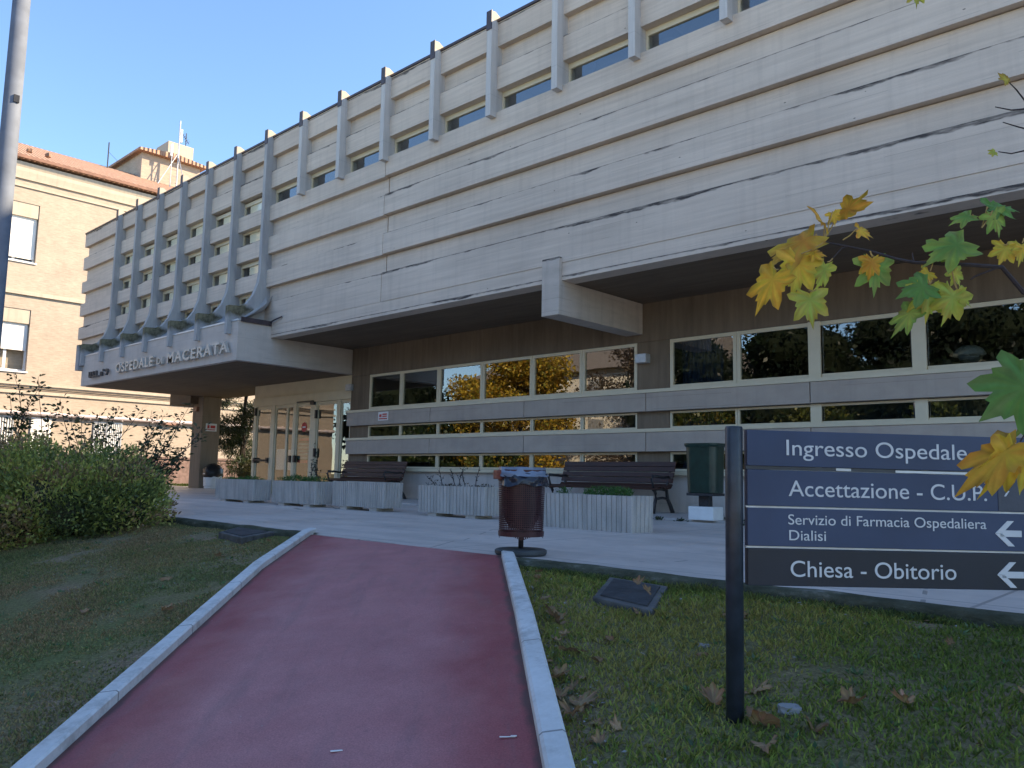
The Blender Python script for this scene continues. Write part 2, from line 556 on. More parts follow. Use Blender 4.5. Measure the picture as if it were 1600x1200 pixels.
M['shutter'] = simple('white_roller_shutter', (0.80, 0.77, 0.72), 0.7, 0.04, 3)
M['gutter'] = simple('gutter_copper', (0.30, 0.16, 0.11), 0.5, 0.25, 3)
M['pipe'] = simple('pale_pipe', (0.62, 0.52, 0.50), 0.5, 0.1)
M['galv'] = simple('galvanised_steel', (0.45, 0.46, 0.48), 0.45, 0.2, 10, 0.5, 0.5)
M['lamp_paint'] = simple('grey_blue_pole_paint', (0.15, 0.17, 0.21), 0.75, 0.2, 5, 0.2, 0.0, 0.05)
M['wood'] = None
t = NT('dark_varnished_slats')
v = t.coord(scale=(1.2, 14, 14))
col = t.ramp(t.noise(v, 3, 6, 0.65), (0.3, (0.028, 0.011, 0.008)), (0.7, (0.078, 0.032, 0.022)))
t.base(col, 0.5, 0.4)
t.bump(t.noise(v, 5, 5), 0.3, 0.005)
M['wood'] = t.m
M['iron'] = simple('cast_iron_paint', (0.035, 0.033, 0.036), 0.5, 0.3, 20)
t = NT('planter_concrete')
v = t.coord()
f = t.math('ADD', t.math('MULTIPLY', t.noise(v, 3, 5), 0.5), t.math('MULTIPLY', t.noise(v, 90, 3), 0.5))
col = t.ramp(f, (0.35, (0.40, 0.37, 0.34)), (0.65, (0.56, 0.52, 0.48)))
dm = t.ramp(t.noise(t.coord(scale=(9, 9, 0.8)), 1.4, 5), (0.5, 0.0), (0.75, 0.5))
col = t.mix(dm, col, (0.17, 0.165, 0.16))
t.base(col, 0.85, 0.25)
t.bump(t.noise(v, 120, 4), 0.4, 0.006)
M['planter'] = t.m
M['greenbin'] = simple('dark_green_enamel', (0.010, 0.032, 0.024), 0.35, 0.35, 6, 0.5, 0.0, 0.03)
M['redbin'] = simple('maroon_enamel', (0.05, 0.012, 0.015), 0.45, 0.3, 9, 0.5, 0.0, 0.03)
M['bag'] = simple('blue_grey_bag_plastic', (0.16, 0.20, 0.28), 0.3, 0.2, 5, 0.5, 0.0, 0.4, 14)
M['bagdark'] = simple('dark_bag_plastic', (0.018, 0.02, 0.032), 0.25, 0.3, 5, 0.5, 0.0, 0.7, 14)
M['rubber'] = simple('dark_base_plate', (0.055, 0.06, 0.062), 0.6, 0.3, 6)
M['signpost'] = simple('blue_black_steel', (0.022, 0.03, 0.045), 0.4, 0.4, 14, 0.5, 0.0, 0.1, 40)
M['navy'] = simple('navy_sign_panel', (0.034, 0.053, 0.112), 0.48, 0.22, 2.2, 0.4, 0.0, 0.03)
M['darknavy'] = simple('blackish_sign_panel', (0.009, 0.014, 0.028), 0.42, 0.2, 4, 0.4, 0.0, 0.03)
M['signwhite'] = simple('white_vinyl_lettering', (0.58, 0.60, 0.63), 0.6, 0.05)
M['alu'] = simple('aluminium_edge', (0.48, 0.5, 0.52), 0.4, 0.15, 8, 0.5, 0.3)
M['slab'] = simple('weathered_slab', (0.115, 0.11, 0.105), 0.9, 0.35, 7, 0.2, 0.0, 0.6, 30)
M['slabdark'] = simple('slab_lid', (0.055, 0.055, 0.057), 0.85, 0.35, 9, 0.2, 0.0, 0.6, 40)
M['stone'] = simple('grey_stone', (0.27, 0.265, 0.265), 0.85, 0.15, 6, 0.2, 0.0, 0.6, 18)
M['bark'] = simple('dark_bark', (0.06, 0.048, 0.042), 0.85, 0.35, 12, 0.2, 0.0, 0.8, 25)
M['twig'] = simple('dark_twig', (0.035, 0.028, 0.032), 0.8, 0.3, 30)
M['leaf'] = leafy('leaf', 0.4, 0.42, 0.4)
M['grassm'] = leafy('grass_blade', 0.45, 0.7, 0.12)
M['maple'] = leafy('maple_leaf', 0.35, 0.55, 0.2)
M['dryleaf'] = leafy('dry_leaf', 0.1, 0.85, 0.1)
M['skin'] = simple('skin', (0.5, 0.3, 0.22), 0.6, 0.1)
M['wallmoss'] = None
t = NT('mossy_kerb_wall')
v = t.coord()
col = t.ramp(t.noise(t.coord(scale=(2, 2, 6)), 2, 6, 0.7), (0.35, (0.05, 0.052, 0.034)), (0.55, (0.10, 0.10, 0.07)), (0.72, (0.25, 0.235, 0.20)))
t.base(col, 0.95, 0.1)
t.bump(t.noise(v, 25, 5), 0.8, 0.02)
M['wallmoss'] = t.m

# ================================================================== ground, terrace, path (the setting)
def grid(xs, ys, zf, name, m):
    X, Y = np.meshgrid(xs, ys)
    Z = np.vectorize(zf)(X, Y)
    v = np.stack([X, Y, Z], -1).reshape(-1, 3)
    nx, ny = len(xs), len(ys)
    i = np.arange(nx * ny).reshape(ny, nx)
    f = np.stack([i[:-1, :-1], i[:-1, 1:], i[1:, 1:], i[1:, :-1]], -1).reshape(-1, 4)
    o = np_mesh(name, v, f, m)
    return o

def gzn(x, y):
    far = max(0.0, min(1.0, (math.hypot(x, y) - 30) / 10))
    n = mnoise.noise(Vector((x * 0.9, y * 0.9, 0))) * 0.02 + mnoise.noise(Vector((x * 4, y * 4, 3))) * 0.008
    if x > -4.6 and y > 3.9:
        n += 0.03 * min(1.0, (y - 3.9) / 0.5)
    if x < -5.5 and y > 3.7:
        n += 0.035 * min(1.0, (y - 3.7) / 0.4)
    if y > 4.72 and not (x < -5.5 and y < 4.86):
        n = -0.03 if y < 13 else n - 0.02
    return gz(y) + n
xs = np.unique(np.concatenate([np.linspace(-600, -40, 12), np.arange(-40, -12, 1.0), np.arange(-12, 2, 0.1), np.arange(2, 40, 1.5), np.linspace(40, 600, 10)]))
ys = np.unique(np.concatenate([np.linspace(-600, -40, 10), np.arange(-40, 0, 2.0), np.arange(0, 4.95, 0.1), np.arange(4.95, 30, 1.2), np.linspace(32, 600, 12)]))
ground = struct(grid(xs, ys, gzn, 'ground', M['soil']))

b = MB()
b.box(-60, -33.2, -30, 60, -0.2, -0.035)
struct(b.build('road', M['asphalt']))
b = MB()
b.box(-70, 40, -80, -2.6, -1.4, -0.93)
struct(b.build('bounce_yard', simple('bounce_gravel', (0.66, 0.58, 0.47), 0.95, 0.15, 30, 0.1, 0, 0.4, 60)))  # unseen pale ground added behind the camera to bounce sun onto the facade

b = MB()
b.box(-33.0, -6.0, 4.85, 10.9, -0.25, 0.0)
b.box(-6.001, 14, 4.70, 10.9, -0.25, 0.0)
b.box(-33.0, -18.0, 10.9, 14.6, -0.25, 0.0)
struct(b.build('terrace', M['terrace'], bevel=0.012))
b = MB()
b.box(-18.0, 14, 10.904, 12.9, -0.2, 0.035)
struct(b.build('pavement', M['basewall'], bevel=0.01))

# mossy kerb along the terrace edge
def rough_wall(x0, x1, name, Y=4.85):
    b = MB()
    n = int((x1 - x0) / 0.06)
    vs = []; fs = []
    for i in range(n + 1):
        x = x0 + (x1 - x0) * i / n
        a = mnoise.noise(Vector((x * 2.5, 1.7, 0))) * 0.012
        c = mnoise.noise(Vector((x * 3.5, 5.7, 0))) * 0.012
        g = mnoise.noise(Vector((x * 1.2, 9.7, 0))) * 0.02
        vs += [(x, Y + 0.05, 0.012 + a), (x, Y - 0.06 + c, 0.008 + a), (x, Y - 0.075 + c, -0.03), (x, Y - 0.09 + g, -0.2)]
    for i in range(n):
        for k in range(3):
            fs.append((i * 4 + k, i * 4 + k + 1, i * 4 + k + 5, i * 4 + k + 4))
    b.add(vs, fs)
    return struct(b.build(name, M['wallmoss'], smooth=True))
rough_wall(-4.36, 14, 'terrace_edge', 4.70)
rough_wall(-33, -7.35, 'terrace_edge')

# red ramp: runs along PD, offsets measured along PN
PD = Vector((-0.722, 0.692, 0)); PN = Vector((0.692, 0.722, 0))
def on_path(n, y):
    """point at sideways offset n and depth y"""
    s = (y - PN.y * n) / PD.y
    return PD * s + PN * n
ysp = [-6, -4, -2, 0, 1, 2, 3, 3.3, 3.4, 3.5, 4.0, 4.6, 4.7, 4.76]
def pzs(y):   # rounded break of slope
    return pz(y)
b = MB()
vs = []; fs = []
NN = [-1.61 + 1.885 * i / 8 for i in range(9)]
for y in ysp:
    for n in NN:
        p = on_path(n, y)
        vs.append((p.x, y, pzs(y) + (0.004 if y > 4.7 else 0)))
for i in range(len(ysp) - 1):
    for k in range(8):
        fs.append((i * 9 + k, i * 9 + k + 1, i * 9 + k + 10, i * 9 + k + 9))
b.add(vs, fs)
struct(b.build('path', M['path'], smooth=True))
def kerb(n0, n1, yend, name):
    b = MB()
    vs = []; fs = []
    yy = [y for y in ysp if y < yend] + [yend]
    for y in yy:
        for n, dz in ((n0, -0.15), (n0, 0.043), (n0 + 0.012, 0.052), (n1 - 0.012, 0.052), (n1, 0.043), (n1, -0.15)):
            p = on_path(n, y)
            vs.append((p.x, y, pzs(y) + dz))
    k = 6
    for i in range(len(yy) - 1):
        for j in range(k - 1):
            fs.append((i * k + j, i * k + j + 1, (i + 1) * k + j + 1, (i + 1) * k + j))
    fs.append(tuple(range((len(yy) - 1) * k, len(yy) * k)))
    b.add(vs, fs)
    return struct(b.build(name, M['kerb']))
kerb(-1.71, -1.61, 4.95, 'kerb')
kerb(0.272, 0.368, 4.72, 'kerb')

# ================================================================== the concrete hospital building
HB = thing('hospital_building', 'long grey concrete building with ribbed upper storey, canopy and strip windows', 'building', (-5, 12, 0))
def part(mb, name, m, **k):
    o = mb.build(name, m, **k)
    return keep(o, HB)
XL, XR, XC = -31.9, 13.0, -18.22
PW = 0.13
PXS = [-28.53 + 1.64 * i for i in range(26)]
PIN = 6                                       # the seventh fin ends the windowed block
BANDS = [(8.84, 9.33), (7.97, 8.43), (7.09, 7.50), (6.22, 6.67), (5.34, 5.79), (4.0, 4.93)]
GAPS = [(8.43, 8.84), (7.50, 7.97), (6.67, 7.09), (5.79, 6.22), (4.93, 5.34)]
JX = -13.74
b = MB()
for i, (z0, z1) in enumerate(BANDS):
    dz = 0.0
    if i < 2:
        b.box(XL, XR, 10.43, 10.78, z0, z1)
    elif i < 5:
        b.box(XL, PXS[PIN], 10.43, 10.78, z0, z1)
        b.box(PXS[PIN], JX - 0.012, 10.43, 10.78, z0, z1)
        b.box(JX + 0.012, XR, 10.424, 10.78, z0 + 0.015, z1 + 0.015)
    else:
        b.box(XL, XC - 0.6, 10.44, 10.78, 4.45, z1)
        b.box(XC - 0.6, JX - 0.012, 10.43, 10.78, 4.30, z1)
        b.box(JX + 0.012, XR, 10.424, 10.78, 4.30, z1 + 0.012)
        b.box(XC, XR, 10.436, 10.78, 3.99, 4.297)
for i, (z0, z1) in enumerate(GAPS):
    if i == 0:
        b.box(XL + 0.08, XR, 10.555, 10.76, z0, z1)
    elif i == 1:
        b.box(XL + 0.08, PXS[0], 10.555, 10.76, z0, z1)
    else:
        b.box(XL + 0.08, PXS[0], 10.555, 10.76, z0, z1)
        b.box(PXS[PIN], JX - 0.02, 10.555, 10.76, z0, z1)
        b.box(JX + 0.02, XR, 10.55, 10.76, z0, z1)
b.box(JX - 0.03, JX + 0.03, 10.60, 10.77, 4.0, 7.5)
part(b, 'upper_wall', M['facade'])

b = MB()
b.box(XL, XR, 10.40, 10.80, 9.335, 9.385)
part(b, 'roof_coping', M['coping'])
b = MB()
b.box(XL + 0.1, XC, 10.8, 20, 9.15, 9.3)
b.box(XC, XR, 10.8, 26, 9.15, 9.3)
part(b, 'roof', M['conc'])
b = MB()
b.box(XL, XL + 0.3, 10.79, 20, 4.45, 9.14)
b.box(XL, XC, 19.7, 20, 4.45, 9.14)
b.box(XL, XC, 10.79, 20, 4.3, 4.44)
b.box(XC, XR, 25.7, 26, 0, 9.14)
b.box(XR - 0.3, XR, 10.79, 25.7, 4.2, 9.14)
b.box(XR - 0.3, XR, 13.1, 25.7, 0, 4.2)
part(b, 'outer_wall', M['conc'])
b = MB()
b.box(XL + 0.4, XR - 0.4, 13.0, 13.1, 4.45, 9.1)
b.box(XL + 0.4, XR - 0.4, 10.9, 13.0, 7.0, 7.05)
part(b, 'inner_wall', M['room'])

# pilasters with their caps
def pil_mesh(left):
    b = MB()
    x0, x1 = 0, PW
    if left:
        prof = [(10.77, 9.33), (10.26, 9.33), (10.26, 5.75), (10.22, 5.42), (10.10, 5.08), (9.93, 4.84), (9.75, 4.74), (9.46, 4.72),
                (9.44, 4.70), (9.43, 4.0), (9.60, 4.0), (9.60, 4.35), (10.77, 4.46)]
        b.prism(prof, 'x', x0, x1)
    else:
        b.prism([(10.77, 9.33), (10.26, 9.33), (10.26, 7.41), (10.77, 7.41)], 'x', x0, x1)
    return b
def cap_mesh():
    b = MB()
    b.prism([(10.262, 9.12), (10.262, 9.50), (10.36, 9.52), (10.62, 9.40), (10.62, 9.335), (10.42, 9.335), (10.42, 9.12)], 'x', 0.004, PW - 0.004)
    return b
def capf_mesh():
    b = MB()
    b.box(-0.006, PW + 0.006, 10.245, 10.262, 9.13, 9.515)
    return b
proto = {}
for i, x in enumerate(PXS):
    left = i <= PIN
    if left not in proto:
        o = pil_mesh(left).build('pilaster', M['moss'] if left else M['pilaster'])
        c = cap_mesh().build('cap', M['plaster'])
        c.parent = o
        c = capf_mesh().build('flashing', M['coping'])
        c.parent = o
        proto[left] = o
    else:
        o = copy_tree(proto[left])
    o.location = (x, rnd.uniform(-0.004, 0.004), 0)
    o.parent = HB
    o.matrix_parent_inverse = Matrix.Translation(HB.location).inverted()
# thicker fin that closes the canopy on its far end
b = MB()
b.prism([(10.7, 5.0), (9.9, 4.72), (9.40, 4.70), (9.40, 3.85), (9.62, 3.85), (9.62, 4.4), (10.7, 4.46)], 'x', -28.80, -28.54)
part(b, 'end_fin', M['moss'])

# scooped ledges between the fins
b = MB()
for i in range(PIN + 1):
    x0 = PXS[i] + PW
    x1 = PXS[i + 1] if i < PIN else XC - 0.02
    n = 8
    rows = []
    for k in range(7):
        t = k / 6
        row = []
        for j in range(n + 1):
            u = abs(2 * j / n - 1) ** 3
            zc = 4.90 - 0.52 * t ** 0.6
            row.append((x0 + (x1 - x0) * j / n, 10.45 - 0.75 * t, zc + 0.2 * u * (1 - t)))
        rows.append(row)
    vs = [p for r in rows for p in r]
    fs = [(r * (n + 1) + j, r * (n + 1) + j + 1, (r + 1) * (n + 1) + j + 1, (r + 1) * (n + 1) + j) for r in range(6) for j in range(n)]
    b.add(vs, fs)
part(b, 'canopy_ledge', M['moss'], smooth=True)

# canopy
b = MB()
b.box(-28.6, XC, 9.55, 9.75, 3.33, 4.30)
b.box(-28.6, XC - 0.22, 9.75, 14.6, 3.334, 3.55)
b.box(XC - 0.2, XC + 0.003, 9.75, 14.6, 3.33, 4.30)
b.box(-28.6, -28.4, 9.75, 10.6, 3.33, 4.30)
part(b, 'canopy', M['conc'])
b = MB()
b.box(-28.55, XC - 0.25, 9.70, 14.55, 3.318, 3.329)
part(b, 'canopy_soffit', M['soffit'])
b = MB()
b.box(-28.62, XC + 0.02, 9.53, 9.77, 4.303, 4.345)
b.box(XC - 0.22, XC + 0.02, 9.77, 10.42, 4.303, 4.345)
part(b, 'canopy_coping', M['alu'])
b = MB()
b.box(XC + 0.006, XC + 0.05, 9.6, 10.42, 4.28, 4.40)
b.tube([(XC + 0.03, 10.38, 4.36), (XC + 0.25, 10.36, 4.40), (XC + 0.55, 10.40, 4.46)], 0.018, 6)
part(b, 'gutter', M['coping'])

# overhang: soffit, cross beam, porch pillar
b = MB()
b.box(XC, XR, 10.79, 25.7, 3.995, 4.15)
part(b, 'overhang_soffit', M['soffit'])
b = MB()
b.prism([(10.36, 4.40), (10.36, 3.39), (12.88, 3.39), (12.88, 3.99), (10.44, 3.99), (10.44, 4.40)], 'x', -9.09, -8.70)
part(b, 'cross_beam', concrete('beam_concrete', (0.57, 0.50, 0.435), (0.41, 0.36, 0.31), streak=(0.8, 0.8, 4), stain=(4.385, 4.0), drip=0.3), bevel=0.01)
b = MB()
b.box(-29.0, -28.2, 13.6, 14.28, 0, 3.318)
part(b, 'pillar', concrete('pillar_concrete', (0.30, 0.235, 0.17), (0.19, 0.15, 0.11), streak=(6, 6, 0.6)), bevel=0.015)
b = MB()
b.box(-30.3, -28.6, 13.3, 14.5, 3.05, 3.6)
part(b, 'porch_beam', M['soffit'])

# upper windows
def frame_mb(w, h, t=0.05, d=0.05, top=None, mull=None):
    b = MB()
    tp = top or t
    b.box(0, w, 0, d, h - tp, h)
    b.box(0, w, 0, d, 0, t)
    b.box(0, t, 0, d, t, h - tp)
    b.box(w - t, w, 0, d, t, h - tp)
    if mull:
        for m_ in mull:
            b.box(m_ - t * 0.4, m_ + t * 0.4, 0.004, d, t, h - tp)
    return b
def window(w, h, loc, name='window', t=0.05, top=None, mull=None, glass='glass', blind=None):
    f = frame_mb(w, h, t, 0.06, top, mull).build(name, M['frame'])
    f.location = loc
    f.parent = HB
    f.matrix_parent_inverse = Matrix.Translation(HB.location).inverted()
    p = MB().box(t * 0.8, w - t * 0.8, 0.03, 0.036, t * 0.8, h - t * 0.8).build('pane', M[glass])
    p.parent = f
    if blind:
        q = MB().box(w * blind[0], w * blind[1], 0.040, 0.046, t, h - t).build('blind', M['blind'])
        q.parent = f
    return f
cache = {}
def window_c(key, w, h, loc, **k):
    if key in cache:
        o = copy_tree(cache[key])
        o.location = loc
        o.parent = HB
        o.matrix_parent_inverse = Matrix.Translation(HB.location).inverted()
        return o
    cache[key] = window(w, h, loc, **k)
    return cache[key]
bw = 1.64 - PW - 0.006
for i in range(PIN):
    for r, (z0, z1) in enumerate(GAPS[1:]):
        window_c(('L', (i + r) % 3), bw, z1 - z0 - 0.006, (PXS[i] + PW + 0.003, 10.585, z0 + 0.003), t=0.035, top=0.10,
                 glass='glass_up', blind=((0.20, 0.985), (0.25, 0.985), (0.17, 0.985))[(i + r) % 3])
for i in range(PIN, len(PXS) - 1):
    z0, z1 = GAPS[1]
    window_c('R', bw, z1 - z0 - 0.006, (PXS[i] + PW + 0.003, 10.585, z0 + 0.003), t=0.035, top=0.10, glass='glass_sky')

# ground floor: plinth, panels, window strips
b = MB()
b.box(-18.15, XR, 12.90, 13.12, 0.0, 0.70)
part(b, 'plinth', M['basewall'])
b = MB()
b.box(-18.15, XR, 12.80, 13.12, 0.703, 0.775)
for z in (1.503, 2.243):
    b.box(-18.16, XR, 12.75, 12.98, z, z + 0.062)
part(b, 'sill', M['frame'])
JN = [-18.14, -14.73, -11.67, -8.56, -5.40, -2.30, 0.80, 3.90, 7.0, 10.1, 13.0]
for a, c in zip(JN[:-1], JN[1:]):
    for z0, z1 in ((1.14, 1.50), (1.895, 2.24)):
        mb = MB()
        mb.box(a + 0.008, c - 0.008, 12.77, 12.98, z0, z1)
        part(mb, 'wall_panel', M['panel'], bevel=0.006)
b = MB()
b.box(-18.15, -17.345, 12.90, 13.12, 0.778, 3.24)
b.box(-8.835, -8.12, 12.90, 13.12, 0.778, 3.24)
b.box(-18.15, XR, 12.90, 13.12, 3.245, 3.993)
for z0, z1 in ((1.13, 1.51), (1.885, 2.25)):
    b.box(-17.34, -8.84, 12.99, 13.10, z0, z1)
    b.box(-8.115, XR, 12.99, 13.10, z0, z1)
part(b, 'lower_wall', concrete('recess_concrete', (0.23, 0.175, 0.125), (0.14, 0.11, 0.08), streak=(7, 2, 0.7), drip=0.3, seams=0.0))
WL = [-17.34, -16.01, -14.59, -13.09, -11.56, -10.19, -8.84]
WR = [-8.11, -6.75, -5.35, -3.76, -2.2, -0.6, 1.0, 2.6, 4.2, 5.8, 7.4, 9.0, 10.6, 12.2]
for edges in (WL, WR):
    for a, c in zip(edges[:-1], edges[1:]):
        for z0, z1, t in ((0.778, 1.13, 0.04), (1.567, 1.885, 0.035), (2.308, 3.24, 0.065)):
            window(c - a - 0.008, z1 - z0 - 0.004, (a + 0.004, 12.90, z0 + 0.002), t=t)
for x in WR[2:9]:
    b = MB()
    b.prism([(x - 0.10, 3.24), (x - 0.10, 2.33), (x - 0.05, 2.27), (x, 2.25), (x + 0.05, 2.27), (x + 0.10, 2.33), (x + 0.10, 3.24)], 'y', 12.86, 12.897)
    part(b, 'mullion_cover', M['frame'])
    b = MB()
    b.box(x - 0.09, x + 0.09, 12.87, 12.897, 1.57, 1.885)
    part(b, 'mullion_cover', M['frame'])

# rooms behind the glass
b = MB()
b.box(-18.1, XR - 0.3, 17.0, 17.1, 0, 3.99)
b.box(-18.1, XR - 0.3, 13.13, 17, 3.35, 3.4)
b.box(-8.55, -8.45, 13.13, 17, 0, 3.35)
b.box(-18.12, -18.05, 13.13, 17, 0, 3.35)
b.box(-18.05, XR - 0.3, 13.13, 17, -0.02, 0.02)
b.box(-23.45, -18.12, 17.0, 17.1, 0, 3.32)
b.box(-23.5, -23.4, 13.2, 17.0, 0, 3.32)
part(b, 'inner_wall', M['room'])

# entrance front
b = MB()
b.box(-23.5, -18.15, 12.97, 13.02, 2.66, 2.92)
b.box(-23.5, -18.15, 13.02, 13.12, 2.66, 3.32)
part(b, 'door_header', M['frame'], bevel=0.006)
b = MB()
for x0, x1 in ((-23.46, -23.32), (-22.43, -22.22), (-21.17, -21.03), (-20.25, -19.97), (-18.93, -18.78), (-18.30, -18.17)):
    b.box(x0, x1, 13.0, 13.10, 0.0, 2.66)
part(b, 'door_frame', M['frame'])
def door(x0, x1, kick=0.0, mid=None, name='door', leaf_y=13.03):
    b = MB()
    wdt = 0.05
    b.box(x0, x0 + wdt, leaf_y, leaf_y + 0.05, 0.02, 2.655)
    b.box(x1 - wdt, x1, leaf_y, leaf_y + 0.05, 0.02, 2.655)
    b.box(x0 + wdt, x1 - wdt, leaf_y, leaf_y + 0.05, 2.56, 2.655)
    b.box(x0 + wdt, x1 - wdt, leaf_y, leaf_y + 0.05, 0.02, 0.12)
    if mid:
        b.box(mid - 0.05, mid + 0.05, leaf_y - 0.006, leaf_y + 0.055, 0.12, 2.56)
    o = part(b, name, M['frame'])
    p = MB().box(x0 + wdt - 0.01, x1 - wdt + 0.01, leaf_y + 0.02, leaf_y + 0.028, 0.11, 2.57).build('pane', M['glass_door'])
    p.parent = o
    if kick:
        k = MB().box(x0 + wdt + 0.004, x1 - wdt - 0.004, leaf_y + 0.012, leaf_y + 0.018, 0.122, kick).build('kick_panel', M['black'])
        k.parent = o
    return o
d1 = door(-23.31, -22.44)
d2 = door(-22.21, -21.18, mid=-21.54)
d3 = door(-21.02, -20.26)
d4 = door(-19.96, -18.94)
d5 = door(-18.77, -18.31)
hb = MB().tube([(-23.3, 12.96, 0.98), (-22.45, 12.96, 0.98)], 0.03, 8).box(-23.32, -23.22, 12.95, 13.04, 0.9, 1.06).box(-22.55, -22.44, 12.95, 13.04, 0.9, 1.06).build('push_bar', M['black'])
hb.parent = d1
for dd, x in ((d2, -21.24), (d3, -20.98)):
    h = MB().box(x - 0.03, x + 0.05, 12.95, 13.03, 0.92, 1.12).build('handle', M['black'])
    h.parent = dd
for dd, x, zz in ((d4, -19.95, 2.3), (d4, -19.95, 1.2), (d1, -23.35, 2.5)):
    h = MB().box(x - 0.03, x + 0.03, 12.96, 13.03, zz - 0.12, zz + 0.12).build('hinge', M['black'])
    h.parent = dd
cl = MB().box(-20.9, -20.05, 12.93, 12.97, 2.665, 2.70).box(-20.2, -20.0, 12.93, 13.0, 2.58, 2.66).build('door_closer', M['black'])
keep(cl, HB)
nt = MB().box(-22.1, -21.6, 13.058, 13.062, 0.70, 1.32).box(-21.44, -21.27, 13.058, 13.062, 0.70, 1.30).build('notice_sheet', M['white'])
nt.parent = d2
# things stuck on or standing just inside the third door leaf
M3 = Matrix.Translation((-20.62, 13.047, 1.95)) @ Matrix.Rotation(rad(90), 4, 'X')
sn = MB().lathe([(0.14, 0.0), (0.14, 0.004)], 24, M3).build('no_entry_sticker', M['red'])
sn.parent = d3
sb = MB().box(-20.70, -20.54, 13.038, 13.042, 1.93, 1.97).build('sticker_bar', M['white'])
sb.parent = sn
ps = MB()
for k in range(5):
    ps.box(-20.9, -20.36, 13.058, 13.062, 1.02 + 0.10 * k, 1.09 + 0.10 * k)
po = ps.build('notice_sheet', simple('teal_notice_paper', (0.16, 0.27, 0.25), 0.7, 0.1))
po.parent = d3
po2 = MB().box(-20.86, -20.38, 13.058, 13.062, 1.55, 1.62).box(-20.9, -20.4, 13.058, 13.062, 0.90, 0.98).build('notice_sheet', M['red'])
po2.parent = d3
yb = MB().box(-20.95, -20.35, 13.4, 13.8, 0.35, 0.62).box(-20.9, -20.86, 13.42, 13.78, 0.02, 0.35).box(-20.44, -20.40, 13.42, 13.78, 0.02, 0.35).build('crate', M['yellow'])
tag(yb, 'yellow box on legs just inside the glass entrance doors', 'box')

# wall lights, plates, letters
for x, z, hw in ((-8.66, 2.91, 0.12), (-18.18, 2.95, 0.12)):
    y = 12.74 if x > -10 else 12.80
    b = MB().box(x - hw, x + hw, y, 12.899, z - 0.085, z + 0.085)
    part(b, 'wall_light', M['alu'], bevel=0.01)
def plate(name, x0, x1, z0, z1, y, m='white'):
    return MB().box(x0, x1, y - 0.008, y, z0, z1).build(name, M[m])
pl = plate('notice_plate', -16.74, -16.33, 1.99, 2.21, 12.768)
keep(pl, HB)
k = MB().box(-16.69, -16.60, 12.754, 12.759, 2.08, 2.15).box(-16.56, -16.38, 12.754, 12.759, 2.13, 2.165).box(-16.56, -16.38, 12.754, 12.759, 2.08, 2.11).box(-16.70, -16.37, 12.754, 12.759, 2.02, 2.05).build('plate_print', M['red'])
k.parent = pl
pl2 = MB().box(-28.198, -28.19, 13.74, 14.16, 2.06, 2.34).build('notice_plate', M['white'])
keep(pl2, HB)
k = MB().box(-28.188, -28.184, 13.80, 13.88, 2.16, 2.28).box(-28.188, -28.184, 13.92, 14.10, 2.17, 2.27).box(-28.188, -28.184, 13.80, 14.10, 2.10, 2.13).build('plate_print', M['red'])
k.parent = pl2
b = MB().box(-28.75, -28.5, 13.50, 13.598, 2.78, 2.94)
part(b, 'wall_light', M['gutter'])

def text_mesh(name, body, m, size, extrude, mat4, parent=None, width=None, bold=0.0, space=1.0):
    cu = bpy.data.curves.new(name, 'FONT')
    cu.body = body
    cu.size = size
    cu.extrude = extrude
    cu.offset = bold
    cu.space_character = space
    tmp = bpy.data.objects.new('tmp_text', cu)
    COL.objects.link(tmp)
    dg = bpy.context.evaluated_depsgraph_get()
    dg.update()
    me = bpy.data.meshes.new_from_object(tmp.evaluated_get(dg))
    bpy.data.objects.remove(tmp)
    xs_ = [v.co.x for v in me.vertices]
    x0, x1 = min(xs_), max(xs_)
    sx = (width / (x1 - x0)) if width else 1.0
    me.transform(Matrix.Diagonal((sx, 1, 1, 1)) @ Matrix.Translation((-x0, 0, 0)))
    me.transform(mat4)
    # one object per word: split the letters where a wide gap opens
    inv = mat4.inverted()
    bm = bmesh.new(); bm.from_mesh(me)
    seen = {}; isl = []
    for v0 in bm.verts:
        if v0 in seen:
            continue
        st = [v0]; seen[v0] = len(isl); cur = []
        while st:
            q_ = st.pop(); cur.append(q_)
            for e in q_.link_edges:
                w_ = e.other_vert(q_)
                if w_ not in seen:
                    seen[w_] = len(isl); st.append(w_)
        xx = [(inv @ q_.co).x for q_ in cur]
        isl.append((min(xx), max(xx), cur))
    isl.sort(key=lambda a: a[0])
    words = [[isl[0]]]; right = isl[0][1]
    for it in isl[1:]:
        if it[0] - right > size * 0.20:
            words.append([])
        words[-1].append(it)
        right = max(right, it[1])
    out = []
    for wd_ in words:
        vi = {v_: i for i, v_ in enumerate([v_ for it in wd_ for v_ in it[2]])}
        m2 = bpy.data.meshes.new(name)
        fs_ = {f_ for v_ in vi for f_ in v_.link_faces}
        m2.from_pydata([tuple(v_.co) for v_ in vi], [], [tuple(vi[v_] for v_ in f_.verts) for f_ in fs_])
        m2.materials.append(m)
        o = bpy.data.objects.new(name, m2)
        COL.objects.link(o)
        if parent is not None:
            o.parent = parent
            if parent is HB:
                o.matrix_parent_inverse = Matrix.Translation(HB.location).inverted()
        out.append(o)
    bm.free()
    return out
RX90 = Matrix.Rotation(rad(90), 4, 'X')
for body, x0, x1, z, s, m, bd in (('OSPEDALE', -25.45, -22.80, 3.54, 0.40, 'letters', 0.008), ('DI', -22.52, -22.16, 3.55, 0.27, 'letters', 0.004),
                                  ('MACERATA', -21.87, -18.47, 3.53, 0.40, 'letters', 0.008), ('U.S.L. n\u00b0 9', -27.65, -26.1, 3.53, 0.28, 'dark_letters', 0.004)):
    text_mesh('lettering', body, M[m], s, 0.035, Matrix.Translation((x0, 9.47, z)) @ RX90, HB, width=x1 - x0, bold=bd, space=1.15)

